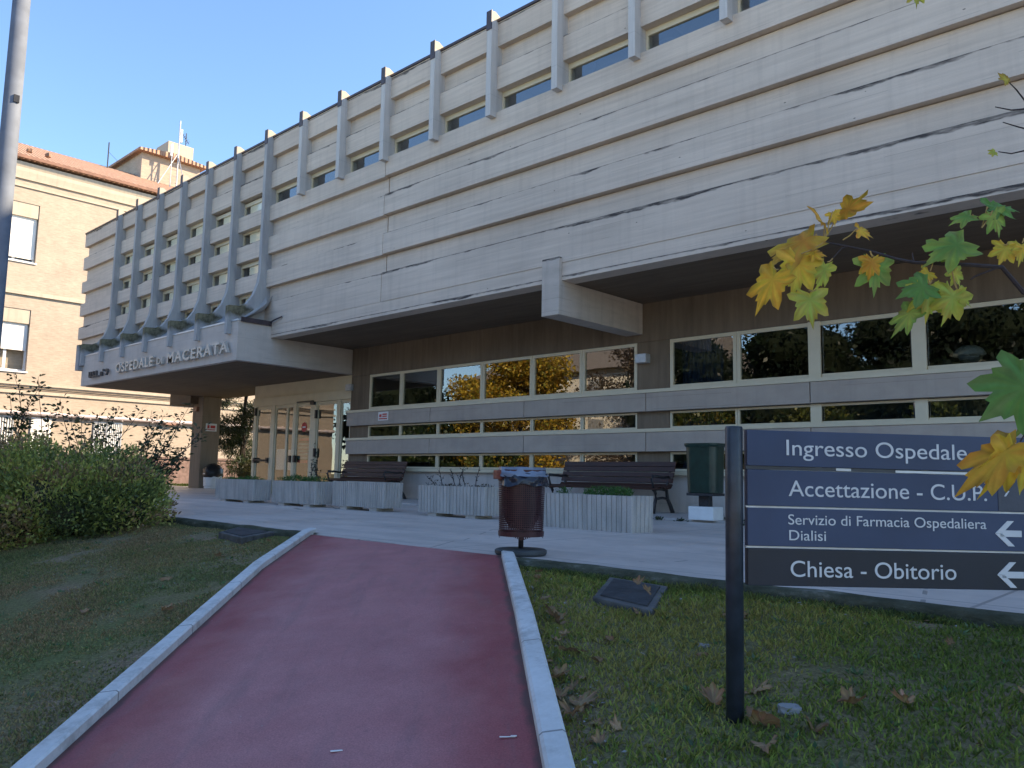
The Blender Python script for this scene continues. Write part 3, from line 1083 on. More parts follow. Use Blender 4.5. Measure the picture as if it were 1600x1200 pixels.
# ================================================================== brick building across the yard
BX = -42.0
YB = -2.5
BB = thing('brick_building', 'tall cream brick building with terracotta roof and white roller shutters', 'building', (BX, 10, 0))
def bpart(mb, name, m, **k):
    return keep(mb.build(name, m, **k), BB)
COLY = [0.9, 5.4, 9.87, 14.9, 19.4, 24.0]
WW = 1.75
b = MB()
# wall with real openings: strips between the window rows and piers between the windows
ROWS = [(5.05, 7.95), (10.2, 13.0)]
b.box(BX - 12, BX, YB, 34, -0.5, 0.0)
zs_ = [0.0, ROWS[0][0], ROWS[0][1], ROWS[1][0], ROWS[1][1], 14.9]
for i in range(5):
    z0, z1 = zs_[i], zs_[i + 1]
    if i in (0, 2, 4):
        b.box(BX - 12, BX, YB, 34, z0, z1)
    else:
        ys_ = [YB] + sum([[c, c + WW] for c in COLY], []) + [34]
        for a, c in zip(ys_[0::2], ys_[1::2]):
            b.box(BX - 0.45, BX, a, c, z0, z1)
        b.box(BX - 12, BX - 0.46, YB, 34, z0, z1)
bpart(b, 'wall', M['brick'])
b = MB()
b.box(BX + 0.002, BX + 0.10, YB - 0.1, 34.1, 8.62, 8.80)
b.box(BX + 0.002, BX + 0.07, YB - 0.1, 34.1, 4.02, 4.14)
b.box(BX + 0.002, BX + 0.05, YB - 0.1, 34.1, 4.42, 4.50)
b.box(BX + 0.002, BX + 0.06, YB - 0.1, 34.1, 13.72, 13.80)
bpart(b, 'string_course', M['plaster'])
b = MB()
prof = [(BX + 0.002, 14.1), (BX + 0.08, 14.1), (BX + 0.09, 14.22), (BX + 0.12, 14.40), (BX + 0.13, 14.46), (BX + 0.13, 14.62), (BX + 0.18, 14.75), (BX + 0.18, 14.88), (BX + 0.002, 14.88)]
b.prism(prof, 'y', YB - 0.3, 34.5)
bpart(b, 'cornice', M['plaster'])
b = MB()
b.prism([(BX + 0.26, 14.98), (BX + 0.26, 15.12), (BX - 6.0, 17.95), (BX - 12.8, 15.12), (BX - 12.8, 14.98)], 'y', YB - 0.4, 34.8)
bpart(b, 'roof', M['tiles'])
b = MB()
for k in range(155):       # the wavy lower edge of the roof tiles
    y = YB - 0.3 + 0.24 * k
    b.tube([(BX + 0.32, y, 15.06), (BX + 0.08, y, 15.17)], 0.075, 6)
bpart(b, 'eave_tiles', M['tiles'])
b = MB()
b.prism([(BX + 0.28, 15.0), (BX + 0.42, 15.0), (BX + 0.45, 15.14), (BX + 0.42, 15.14), (BX + 0.40, 15.04), (BX + 0.30, 15.04)], 'y', YB - 0.4, 34.8)
bpart(b, 'gutter', M['gutter'])
for yv in (11.0, 11.8):
    b = MB()
    b.lathe([(0.13, 0), (0.14, 0.12), (0.07, 0.2)], 10, Matrix.Translation((BX - 0.1, yv, 15.50)))
    bpart(b, 'roof_vent', M['tiles'])
def shutter_window(y, z0, z1, down, sub=None):
    h = z1 - z0
    f = MB()
    f.box(BX - 0.30, BX - 0.22, y, y + WW, z0 + 0.0, z0 + 0.09)
    f.box(BX - 0.30, BX - 0.22, y, y + 0.08, z0 + 0.09, z1)
    f.box(BX - 0.30, BX - 0.22, y + WW - 0.08, y + WW, z0 + 0.09, z1)
    f.box(BX - 0.30, BX - 0.22, y + WW / 2 - 0.06, y + WW / 2 + 0.06, z0 + 0.09, z1)
    f.box(BX - 0.44, BX + 0.06, y - 0.05, y + WW + 0.05, z0 - 0.07, z0 - 0.002)
    o = bpart(f, 'window', M['white'])
    p = MB().box(BX - 0.27, BX - 0.26, y + 0.05, y + WW - 0.05, z0 + 0.05, z1).build('pane', M['glass_up'])
    p.parent = o; p.matrix_parent_inverse = Matrix.Translation(BB.location).inverted() @ Matrix.Identity(4)
    p.matrix_parent_inverse = Matrix.Identity(4)
    s = MB()
    s.box(BX - 0.20, BX - 0.03, y + 0.02, y + WW - 0.02, z1 - 0.66, z1 - 0.01)
    q = s.build('shutter_box', M['plaster'])
    q.parent = o
    s = MB()
    n = int(down / 0.055)
    for k in range(n):
        zt = z1 - 0.66 - k * 0.055
        s.box(BX - 0.16, BX - 0.135, y + 0.05, y + WW - 0.05, zt - 0.052, zt)
    q = s.build('roller_shutter', M['shutter'])
    q.parent = o
for i, y in enumerate(COLY):
    shutter_window(y, *ROWS[1], 2.02)
    shutter_window(y, *ROWS[0], 1.30 if i % 2 == 0 else 1.9)
# ground floor openings, painted panels and the long pipe
def low_window(y0, y1, z0, z1):
    b = MB()
    for a, c in ((y0, y0 + 0.06), (y1 - 0.06, y1), ((y0 + y1) / 2 - 0.03, (y0 + y1) / 2 + 0.03)):
        b.box(BX + 0.003, BX + 0.05, a, c, z0, z1)
    b.box(BX + 0.003, BX + 0.05, y0, y1, z1, z1 + 0.07)
    o = bpart(b, 'window', M['galv'])
    c = MB()
    for k in range(14):
        yy = y0 + 0.06 + (y1 - y0 - 0.12) * k / 14
        c.tube([(BX + 0.012, yy + 0.03, z0), (BX + 0.012, yy + 0.03, z1)], 0.03, 5)
    q = c.build('curtain', M['white'])
    q.parent = o
low_window(14.75, 16.1, 0.5, 2.85)
low_window(9.7, 11.3, 0.5, 2.9)
low_window(5.0, 6.6, 0.5, 2.9)
b = MB().box(BX + 0.003, BX + 0.06, 12.0, 12.85, 0, 2.95)
bpart(b, 'door', M['shutter'])
b = MB().tube([(BX + 0.16, YB, 3.12), (BX + 0.16, 34, 3.12)], 0.085, 8)
for k in range(24):
    b.box(BX + 0.002, BX + 0.2, YB + 0.5 + 1.5 * k, YB + 0.56 + 1.5 * k, 3.0, 3.25)
bpart(b, 'pipe', M['pipe'])
b = MB()
for zz in (4.25, 4.33):
    b.tube([(BX + 0.05, YB, zz), (BX + 0.05, 34, zz + 0.02)], 0.016, 5)
bpart(b, 'cable', M['black'])
b = MB().box(BX + 0.003, BX + 0.22, 18.2, 18.75, 2.95, 3.2)
bpart(b, 'wall_box', M['gutter'])
# roof tower and its chimney block
b = MB()
b.box(-51.5, -47.0, 18.05, 21.55, 15.6, 19.05)
tw = bpart(b, 'roof_tower', M['brick'])
b = MB()
b.prism([(17.75, 19.06), (17.75, 19.2), (19.8, 19.42), (21.85, 19.2), (21.85, 19.06)], 'x', -51.9, -46.65)
q = b.build('tower_roof', M['tiles'])
q.parent = tw
b = MB().box(-49.0, -47.3, 19.65, 21.2, 19.3, 20.35)
q = b.build('chimney', M['plaster'])
q.parent = tw
an = thing('antenna_mast', 'thin white antenna mast with panel aerials standing on the brick building roof', 'antenna', (-46.4, 19.9, 16.2))
b = MB().tube([(0, 0, 0), (0, 0, 5.2)], 0.045, 6)
b.tube([(0, 0, 3.2), (0, -1.6, 0.0)], 0.025, 5).tube([(0, 0, 3.0), (1.0, 0.5, -0.5)], 0.025, 5).tube([(0, -0.38, 0.0), (0, -0.38, 3.7)], 0.028, 6)
for k in range(7):
    b.tube([(0, -0.38, 0.5 + 0.4 * k), (0, 0, 0.5 + 0.4 * k)], 0.012, 4)
o = b.build('mast', M['galv']); o.parent = an
for dx, z0, z1 in ((0.10, 3.9, 4.7), (-0.42, 2.9, 3.6)):
    o = MB().box(-0.06, 0.06, dx - 0.06, dx + 0.06, z0, z1).build('aerial_panel', M['white'], bevel=0.01)
    o.parent = an
an2 = thing('antenna_mast', 'short dark television aerial on the chimney block of the roof tower', 'antenna', (-48.0, 21.0, 20.35))
b = MB().tube([(0, 0, 0), (0, 0, 1.1)], 0.03, 6).tube([(0, -0.25, 1.0), (0, 0.2, 0.45)], 0.02, 5)
for k in range(5):
    b.tube([(-0.25, -0.2 + 0.08 * k, 0.94 - 0.1 * k), (0.25, -0.2 + 0.08 * k, 0.94 - 0.1 * k)], 0.012, 4)
o = b.build('mast', M['iron']); o.parent = an2
an3 = thing('antenna_mast', 'plain dark pole standing alone on the tiled roof ridge', 'antenna', (-47.3, 16.3, 17.4))
b = MB().tube([(0, 0, 0), (0, 0, 1.75)], 0.035, 6).tube([(0, 0, 1.2), (0, 0.8, 0.6)], 0.01, 4)
o = b.build('mast', M['iron']); o.parent = an3

# person at the lower shuttered window
pe = thing('person', 'person in dark top and white face mask at the shuttered window', 'person', (BX - 0.62, 10.72, 4.6))
b = MB()
prof = [(0.17, 0.0), (0.18, 0.2), (0.20, 0.42), (0.19, 0.5), (0.10, 0.57), (0.055, 0.61), (0.055, 0.66), (0.075, 0.70), (0.095, 0.76), (0.10, 0.82), (0.09, 0.89), (0.05, 0.935), (0.01, 0.945)]
b.lathe(prof, 16, Matrix.Diagonal((0.72, 1.0, 1.0, 1.0)))
b.tube([(0, 0.19, 0.48), (0.04, 0.25, 0.3), (0.2, 0.2, 0.12), (0.32, 0.1, 0.2)], [0.055, 0.05, 0.042, 0.03], 8)
b.tube([(0, -0.19, 0.48), (0.04, -0.25, 0.3), (0.2, -0.2, 0.12), (0.32, -0.1, 0.2)], [0.055, 0.05, 0.042, 0.03], 8)
o = b.build('body', M['skin'], smooth=True); o.parent = pe
b = MB().lathe([(0.185, -0.01), (0.195, 0.2), (0.215, 0.42), (0.205, 0.51), (0.11, 0.585)], 16, Matrix.Diagonal((0.74, 1.0, 1.0, 1.0)), close=False)
o = b.build('shirt', M['curtain'], smooth=True); o.parent = pe
b = MB().lathe([(0.107, 0.80), (0.108, 0.84), (0.096, 0.90), (0.055, 0.95), (0.01, 0.96)], 14, Matrix.Translation((-0.012, 0, 0)) @ Matrix.Diagonal((0.75, 1.0, 1.0, 1.0)), close=False)
o = b.build('hair', M['twig'], smooth=True); o.parent = pe
b = MB().box(0.05, 0.085, -0.06, 0.06, 0.70, 0.77)
o = b.build('face_mask', M['white'], bevel=0.02); o.parent = pe

# low wall behind the porch garden
b = MB().box(-39.2, -38.9, 15, 30, -0.1, 1.15).box(-39.25, -38.85, 15, 30, 1.15, 1.25)
tag(b.build('low_wall', simple('brown_brick_wall', (0.20, 0.13, 0.11), 0.9, 0.3, 5)), 'low brown garden wall beyond the porch pillar', 'wall')

# ================================================================== street furniture
def ring_outline(L, D, pitch, g, dep, r=0.03):
    """plan outline of a ribbed trough"""
    pts = []
    def side(p, d, nrm, length):
        n = max(2, int(round(length / pitch)))
        st = length / n
        for i in range(n):
            t = i * st
            for a, o in ((g / 2 + 0.001, 0), (st - g / 2, 0), (st - g / 2 + 0.002, -dep), (st + g / 2 - 0.002, -dep)):
                if i == n - 1 and o < 0:
                    continue
                q = Vector(p) + Vector(d) * (t + a) + Vector(nrm) * o
                pts.append((q.x, q.y))
    side((0, 0), (1, 0), (0, -1), L)
    side((L, 0), (0, 1), (1, 0), D)
    side((L, D), (-1, 0), (0, 1), L)
    side((0, D), (0, -1), (-1, 0), D)
    return pts
def planter(label, x, y, rot, L=1.5, D=0.42, H=0.42, foot=0.05, plant='low', pitch=0.075, seed=1):
    r = random.Random(seed)
    t = thing('planter', label, 'planter', (x, y, 0), 'concrete planters in front of the building')
    t.rotation_euler = (0, 0, rot)
    out = ring_outline(L, D, pitch, 0.016, 0.012)
    out = [(px_ - L, py_) for px_, py_ in out]      # origin at the front right corner
    n = len(out)
    cx, cy = -L / 2, D / 2
    def sc(p, k, kk):
        return (cx + (p[0] - cx) * k, cy + (p[1] - cy) * kk)
    k0, k1 = 0.985, 0.96
    ki, kj = (L - 0.1) / L, (D - 0.1) / D
    vs = [(*sc(p, k0, k1), foot) for p in out] + [(*p, foot + H) for p in out] + [(*sc(p, ki, kj), foot + H) for p in out] + [(*sc(p, ki, kj), foot + H - 0.06) for p in out]
    fs = []
    for a in range(3):
        for i in range(n):
            j = (i + 1) % n
            fs.append((a * n + i, a * n + j, (a + 1) * n + j, (a + 1) * n + i))
    fs.append(tuple(range(n - 1, -1, -1)))
    b = MB(); b.add(vs, fs)
    o = b.build('trough', M['planter']); o.parent = t
    b = MB().box(-L + 0.045, -0.045, 0.045, D - 0.045, foot + H - 0.08, foot + H - 0.045)
    o = b.build('soil', M['soil']); o.parent = t
    if foot > 0.03:
        for fx in (-L + 0.22, -0.42):
            o = MB().box(fx, fx + 0.2, 0.03, D - 0.03, 0, foot + 0.002).build('foot', M['conc']); o.parent = t
    # plants
    if plant:
        cs = []; ds = []; Ls = []; Ws = []; co = []
        dens = {'low': 900, 'mid': 1300, 'dry': 160, 'lush': 2200}[plant]
        for k in range(dens):
            px_ = r.uniform(-L + 0.06, -0.06); py_ = r.uniform(0.06, D - 0.06)
            clump = mnoise.noise(Vector((px_ * 3 + seed * 7, py_ * 3, 0)))
            if plant == 'lush' and clump < -0.1:
                continue
            hh = (0.09 + 0.08 * max(0, clump)) * (1.2 if plant in ('mid', 'lush') else 0.8)
            z = foot + H - 0.05 + r.uniform(0, hh)
            cs.append((px_, py_ - (0.04 if r.random() < 0.1 else 0), z)); ds.append((r.gauss(0, 0.6), r.gauss(0, 0.6), r.uniform(0.3, 1)))
            Ls.append(r.uniform(0.025, 0.06)); Ws.append(r.uniform(0.008, 0.02))
            g = r.uniform(0.6, 1.3)
            co.append((0.08 * g, 0.19 * g, 0.045 * g) if plant != 'dry' else (0.05 * g, 0.05 * g, 0.035 * g))
        v, f, c = leaf_cards(np.array(cs), np.array(ds), np.array(Ls), np.array(Ws), np.array(co))
        o = np_mesh('plants', v, f, M['leaf'], t, c)
    return t
P1 = planter('grey planter with low weeds, farthest along the row by the porch', -15.08, 8.42, 0.0, 1.60, 0.42, 0.42, 0.05, 'low', 0.05, 1)
P2 = planter('grey planter with green weeds in front of the glass doors', -12.84, 8.42, 0.0, 1.52, 0.42, 0.42, 0.05, 'mid', 0.05, 2)
P3 = planter('bare grey planter standing just in front of the farther bench', -10.90, 8.48, 0.0, 1.5, 0.42, 0.43, 0.06, None, 0.058, 3)
P4 = planter('grey planter with dry stalks partly behind the maroon litter bin', -8.45, 8.42, 0.0, 1.5, 0.42, 0.42, 0.05, 'dry', 0.075, 4)
P5 = planter('grey ribbed planter with lush green weeds in front of the nearer bench', -5.50, 7.92, rad(-3.5), 1.48, 0.42, 0.43, 0.0, 'lush', 0.078, 5)

def stalks(name, parent, spots, seed, hmax=0.5, col=(0.03, 0.035, 0.02), leafn=8, leafL=0.05, z0=0.44):
    r = random.Random(seed)
    b = MB(); cs = []; ds = []
    for x, y, h in spots:
        p = Vector((x, y, z0)); d = Vector((r.gauss(0, 0.15), r.gauss(0, 0.15), 1)).normalized()
        pts = [p.copy()]
        for k in range(6):
            d = (d + Vector((r.gauss(0, 0.18), r.gauss(0, 0.18), 0.1))).normalized()
            p = p + d * h / 6
            pts.append(p.copy())
            for q in range(leafn // 4 if k > 0 else 0):
                cs.append(tuple(p)); ds.append((r.gauss(0, 1), r.gauss(0, 1), r.uniform(0, 0.8)))
        b.tube(pts, [0.007 * (1 - 0.8 * i / 6) + 0.001 for i in range(7)], 5)
        for k in (2, 3, 4):
            e = pts[k] + Vector((r.gauss(0, 0.5), r.gauss(0, 0.5), 0.7)).normalized() * h * 0.35
            b.tube([pts[k], (pts[k] + e) / 2 + Vector((0, 0, 0.02)), e], [0.004, 0.003, 0.0015], 4)
            for q in range(leafn // 2):
                u = r.random()
                cs.append(tuple(pts[k].lerp(e, u))); ds.append((r.gauss(0, 1), r.gauss(0, 1), r.uniform(0, 0.8)))
    o = b.build(name, M['twig']); o.parent = parent
    if cs:
        n = len(cs)
        cols = np.array([[c * ND.uniform(0.6, 1.5) for c in col] for _ in range(n)])
        v, f, c = leaf_cards(np.array(cs), np.array(ds), ND.uniform(0.6, 1.2, n) * leafL, ND.uniform(0.35, 0.6, n) * leafL, cols)
        np_mesh('foliage', v, f, M['leaf'], parent, c)
stalks('stems', P2, [(-0.35, 0.2, 0.75), (-0.25, 0.25, 0.5), (-0.5, 0.22, 0.45), (-0.12, 0.2, 0.4)], 3, col=(0.03, 0.04, 0.022), leafn=8)
stalks('stems', P4, [(-1.3, 0.2, 0.28), (-1.2, 0.25, 0.33), (-0.85, 0.2, 0.3), (-0.75, 0.22, 0.36), (-0.62, 0.2, 0.3), (-0.4, 0.22, 0.34)], 5, col=(0.035, 0.04, 0.025), leafn=6, leafL=0.035)

# benches
def bench(label, x, y):
    t = thing('bench', label, 'bench', (x, y, 0.035), 'slatted benches along the wall')
    Lh = 1.27
    # slats: seat then back, following a curved profile (y toward the wall)
    prof = [(-0.27, 0.43), (-0.16, 0.45), (-0.05, 0.445), (0.06, 0.435), (0.15, 0.47), (0.19, 0.57), (0.225, 0.67), (0.26, 0.77), (0.29, 0.86)]
    for i, (py_, pz2) in enumerate(prof):
        q = prof[min(i + 1, len(prof) - 1)]; p0 = prof[max(i - 1, 0)]
        a = math.atan2(q[1] - p0[1], q[0] - p0[0])
        Mx = Matrix.Translation((0, py_, pz2)) @ Matrix.Rotation(a, 4, 'X')
        o = MB().box(-Lh, Lh, -0.044, 0.044, -0.014, 0.014, Mx).build('slat', M['wood'], bevel=0.006)
        o.parent = t
    for s in (-1, 1):
        b = MB()
        xx = s * (Lh - 0.10)
        def bar(pts, r):
            b.tube([(xx, p[0], p[1]) for p in pts], r, 8)
        bar([(-0.28, 0.0), (-0.24, 0.16), (-0.20, 0.25), (-0.21, 0.34), (-0.25, 0.41)], [0.035, 0.03, 0.028, 0.026, 0.03])
        bar([(0.34, 0.0), (0.27, 0.12), (0.17, 0.25), (0.14, 0.40), (0.17, 0.48), (0.22, 0.62), (0.29, 0.80), (0.315, 0.90)], [0.04, 0.036, 0.032, 0.03, 0.03, 0.027, 0.024, 0.02])
        bar([(-0.29, 0.405), (-0.1, 0.425), (0.05, 0.41), (0.15, 0.42)], 0.024)
        bar([(-0.21, 0.25), (0.0, 0.27), (0.17, 0.25)], 0.022)
        bar([(-0.26, 0.41), (-0.30, 0.52), (-0.33, 0.60), (-0.30, 0.64), (-0.10, 0.635), (0.05, 0.62), (0.22, 0.64)], [0.022, 0.02, 0.024, 0.03, 0.026, 0.022, 0.02])
        o = b.build('side_frame', M['iron'], smooth=True)
        o.parent = t
    return t
bench('dark slatted wooden bench standing behind the bare planter near the entrance', -16.55, 12.28)
bench('dark slatted wooden bench next to the green litter bin', -9.02, 12.22)

# white bin with a black bag by the porch pillar
t = thing('litter_bin', 'white round bin with a bulging black bag by the porch pillar', 'bin', (-27.85, 13.95, 0))
o = MB().lathe([(0.27, 0), (0.29, 0.02), (0.28, 0.06), (0.31, 0.10), (0.33, 0.48), (0.345, 0.50), (0.345, 0.53), (0.3, 0.53)], 28).build('tub', M['white'], smooth=False); o.parent = t
b = MB()
vs = []; fs = []
for i in range(14):
    for k in range(26):
        ph = math.pi * (0.62 * i / 13); th = 2 * math.pi * k / 26
        rr = 0.36 + 0.05 * mnoise.noise(Vector((math.cos(th) * 2, math.sin(th) * 2, i * 0.35)))
        vs.append((rr * math.sin(ph) * math.cos(th), rr * math.sin(ph) * math.sin(th), 0.53 + 0.36 * math.cos(ph) + 0.04 * mnoise.noise(Vector((th * 2, i, 1)))))
for i in range(13):
    for k in range(26):
        fs.append((i * 26 + k, i * 26 + (k + 1) % 26, (i + 1) * 26 + (k + 1) % 26, (i + 1) * 26 + k))
b.add(vs, fs)
o = b.build('bag', M['black'], smooth=True); o.parent = t

# green bin on its white block
t = thing('litter_bin', 'dark green litter bin on a white concrete block beside the bench', 'bin', (-6.27, 10.95, 0.035))
o = MB().box(-0.21, 0.21, -0.15, 0.15, 0, 0.20).build('base_block', M['white'], bevel=0.015); o.parent = t
o = MB().box(-0.085, 0.085, -0.06, 0.06, 0.2, 0.42).build('post', M['iron'], bevel=0.01); o.parent = t
def rounded(w, d, n=6, r=0.12):
    pts = []
    for cx_, cy_, a0 in ((w - r, d - r, 0), (-w + r, d - r, 90), (-w + r, -d + r, 180), (w - r, -d + r, 270)):
        for k in range(n + 1):
            a = rad(a0 + 90 * k / n)
            pts.append((cx_ + r * math.cos(a), cy_ + r * math.sin(a)))
    return pts
def loft(levels):
    vs = []; fs = []
    n = len(levels[0][0])
    for pts, z in levels:
        vs += [(p[0], p[1], z) for p in pts]
    for i in range(len(levels) - 1):
        for k in range(n):
            fs.append((i * n + k, i * n + (k + 1) % n, (i + 1) * n + (k + 1) % n, (i + 1) * n + k))
    fs.append(tuple(range(n - 1, -1, -1)))
    fs.append(tuple((len(levels) - 1) * n + k for k in range(n)))
    return MB().add(vs, fs)
o = loft([(rounded(0.235, 0.17), 0.40), (rounded(0.25, 0.18), 0.41), (rounded(0.265, 0.19), 1.09), (rounded(0.275, 0.2), 1.09), (rounded(0.29, 0.21), 1.12), (rounded(0.29, 0.21), 1.145),
          (rounded(0.26, 0.18), 1.145), (rounded(0.25, 0.17), 1.0)]).build('body', M['greenbin']); o.parent = t
o = MB().box(-0.22, 0.22, -0.18, 0.18, 0.36, 0.40).build('bracket', M['iron']); o.parent = t

# maroon perforated bin on a round plate
tm = NT('perforated_maroon_sheet')
v = tm.coord()
x, y, z = tm.sep(v)
ang = tm.math('MULTIPLY', tm.math('ARCTAN2', y, x), 0.19)
ha = tm.math('GREATER_THAN', tm.math('PINGPONG', ang, 0.0085), 0.0042)
hz = tm.math('GREATER_THAN', tm.math('PINGPONG', z, 0.0085), 0.0042)
hole = tm.math('MULTIPLY', ha, hz)
tm.base(tm.ramp(tm.noise(v, 9, 5), (0.3, (0.032, 0.009, 0.012)), (0.7, (0.062, 0.015, 0.019))), 0.45, 0.4)
trn = tm.n('ShaderNodeBsdfTransparent')
mx = tm.n('ShaderNodeMixShader')
tm.l(hole, mx.inputs[0]); tm.l(tm.p.outputs[0], mx.inputs[1]); tm.l(trn.outputs[0], mx.inputs[2])
tm.l(mx.outputs[0], tm.out.inputs[0])
t = thing('litter_bin', 'maroon perforated litter bin with blue grey bag at the top of the ramp', 'bin', (-4.56, 4.98, 0.004))
o = MB().lathe([(0.205, 0), (0.215, 0.015), (0.215, 0.035), (0.20, 0.045), (0.03, 0.05)], 40).build('base_plate', M['rubber']); o.parent = t
o = MB().lathe([(0.022, 0.045), (0.022, 0.62)], 12).build('post', M['iron'], smooth=True); o.parent = t
vs = []; fs = []
n = 48
for z_ in (0.155, 0.30, 0.45, 0.60):
    for k in range(n):
        th = 2 * math.pi * k / n
        zz = z_
        if z_ == 0.155:
            zz = 0.155 - 0.03 * max(0, 1 - abs(((k * 4 / n) % 1) - 0.5) * 3.2)
        rr = 0.182 + 0.012 * (z_ - 0.155) / 0.45
        vs.append((rr * math.cos(th), rr * math.sin(th), zz))
for i in range(3):
    for k in range(n):
        fs.append((i * n + k, i * n + (k + 1) % n, (i + 1) * n + (k + 1) % n, (i + 1) * n + k))
b = MB(); b.add(vs, fs)
o = b.build('basket', tm.m, smooth=True); o.parent = t
for hp_ in ([(0.196, 0.60), (0.20, 0.60), (0.20, 0.69), (0.196, 0.69)], [(0.186, 0.15), (0.188, 0.15), (0.19, 0.19), (0.186, 0.19)]):
    o = MB().lathe(hp_, 40, close=False).build('hoop', M['redbin']); o.parent = t
def wavy(r0, z0, r1, z1, amp, seed, rows=8, n=48, th0=0, th1=2 * math.pi, closed=True):
    vs = []; fs = []
    m = n if closed else n + 1
    for i in range(rows + 1):
        u = i / rows
        for k in range(m):
            th = th0 + (th1 - th0) * k / n
            w_ = mnoise.noise(Vector((math.cos(th) * 3, math.sin(th) * 3, u * 2.5 + seed)))
            r_ = r0 + (r1 - r0) * u + amp * w_
            z_ = z0 + (z1 - z0) * u + amp * 0.8 * mnoise.noise(Vector((math.cos(th) * 2.2, math.sin(th) * 2.2, seed + 9))) * (0.3 + u)
            vs.append((r_ * math.cos(th), r_ * math.sin(th), z_))
    for i in range(rows):
        for k in range(n if closed else n):
            k2 = (k + 1) % m if closed else k + 1
            fs.append((i * m + k, i * m + k2, (i + 1) * m + k2, (i + 1) * m + k))
    return MB().add(vs, fs)
o = wavy(0.192, 0.712, 0.214, 0.635, 0.012, 3).build('bag_collar', M['bag'], smooth=True); o.parent = t
o = wavy(0.200, 0.66, 0.222, 0.56, 0.022, 8, th0=rad(-100), th1=rad(60), closed=False).build('bag_fold', M['bagdark'], smooth=True); o.parent = t
o = MB().lathe([(0.02, 0.20), (0.10, 0.22), (0.155, 0.32), (0.165, 0.45), (0.175, 0.70)], 24, close=False).build('bag', M['bagdark'], smooth=True); o.parent = t
Mb = Matrix.Rotation(rad(-118), 4, 'Z')
o = MB().box(0.19, 0.235, -0.05, 0.05, 0.61, 0.685, Mb).build('ashtray', simple('rust_red_plate', (0.20, 0.05, 0.03), 0.55, 0.3, 20), bevel=0.008); o.parent = t

# direction sign
SO = Vector((-1.5, 2.92, 0.0))
UX = Vector((0.687, 0.727, 0)).normalized()
SM = Matrix.Translation(SO) @ Matrix(((UX.x, -UX.y, 0, 0), (UX.y, UX.x, 0, 0), (0, 0, 1, 0), (0, 0, 0, 1)))
SM = SM @ Matrix.Rotation(rad(0.5), 4, 'Y')
t = thing('direction_sign', 'navy hospital direction sign with white lettering on round posts', 'sign', (0, 0, 0))
t.matrix_world = SM
SL = 1.36
for x in (-0.042, SL + 0.042):
    o = MB().lathe([(0.0335, -0.45), (0.0335, 0.846), (0.031, 0.852)], 20, Matrix.Translation((x, 0.02, 0))).build('post', M['signpost'], smooth=False)
    o.parent = t
    for p in o.data.polygons:
        p.use_smooth = len(p.vertices) == 4
LINES = [('Ingresso Ospedale', 0.164, 0.906, 0.745, 0.088, 'navy', 0.84, 0.701), ('Accettazione - C.U.P.', 0.171, 0.983, 0.587, 0.088, 'navy', 0.686, 0.547),
         ('Servizio di Farmacia Ospedaliera', 0.168, 0.976, 0.478, 0.056, 'navy', 0.539, 0.393), ('Chiesa - Obitorio', 0.175, 0.845, 0.280, 0.088, 'darknavy', 0.383, 0.244)]
def arrow_left(x, z, s):
    th = 0.0125 * s
    b = MB()
    y0, y1 = -0.0025, -0.0005
    b.prism([(x + 0.02 * s, z - th), (x + 0.108 * s, z - th), (x + 0.108 * s, z + th), (x + 0.02 * s, z + th)], 'y', y0, y1)
    for q in (1, -1):
        b.prism([(x, z + 0.0004 * q), (x + 0.052 * s, z + q * 0.049 * s), (x + 0.078 * s, z + q * 0.049 * s), (x + 0.029 * s, z + 0.0004 * q)], 'y', y0 - 0.0004 * (q > 0), y1)
    return b
for body, u0, u1, zb, size, m, zt, zl in LINES:
    u0, u1 = u0 * 0.982 - 0.001, u1 * 0.985 - 0.003
    p = MB().box(0.004, SL, 0.0, 0.035, zl, zt).build('panel', M[m], bevel=0.002)
    p.parent = t
    text_mesh('lettering', body, M['signwhite'], size, 0.0008, Matrix.Translation((u0, -0.0016, zb)) @ RX90, p, width=u1 - u0)
    if size < 0.06:
        text_mesh('lettering', 'Dialisi', M['signwhite'], size, 0.0008, Matrix.Translation((u0 + 0.003, -0.0016, zb - 0.060)) @ RX90, p, width=0.145)
        o = arrow_left(0.993, 0.462, 1.0).build('arrow', M['signwhite']); o.parent = p
    elif m == 'darknavy':
        o = arrow_left(0.995, 0.303, 1.0).build('arrow', M['signwhite']); o.parent = p
    elif body.startswith('Ing'):
        b = MB()
        b.prism([(1.072, 0.712), (1.106, 0.712), (1.106, 0.80), (1.072, 0.80)], 'y', -0.0025, -0.0005)
        for q in (1, -1):
            b.prism([(1.089, 0.822), (1.089 + q * 0.05, 0.775), (1.089 + q * 0.05, 0.742), (1.089, 0.785)], 'y', -0.0029, -0.0006)
        o = b.build('arrow', M['signwhite']); o.parent = p
    else:
        o = MB().box(1.012, SL - 0.004, -0.002, -0.0005, 0.55, 0.683).build('patch', simple('faded_sign_patch', (0.055, 0.062, 0.085), 0.5, 0.15, 6)); o.parent = p
        o = MB().prism([(1.035, 0.607), (1.043, 0.607), (1.058, 0.628), (1.050, 0.629)], 'y', -0.0035, -0.002).build('sticker_remnant', M['signwhite']); o.parent = p
for z in (0.540, 0.387, 0.688):
    o = MB().box(0.0, SL, 0.006, 0.028, z - 0.0008, z + 0.0058 if z < 0.6 else z + 0.012).build('rail', M['alu'] if z < 0.6 else M['signpost'])
    o.parent = t
o = MB().box(0.36, 0.42, 0.003, 0.02, 0.689, 0.699).box(0.6, SL, 0.003, 0.02, 0.688, 0.697).build('rail', M['alu']); o.parent = t

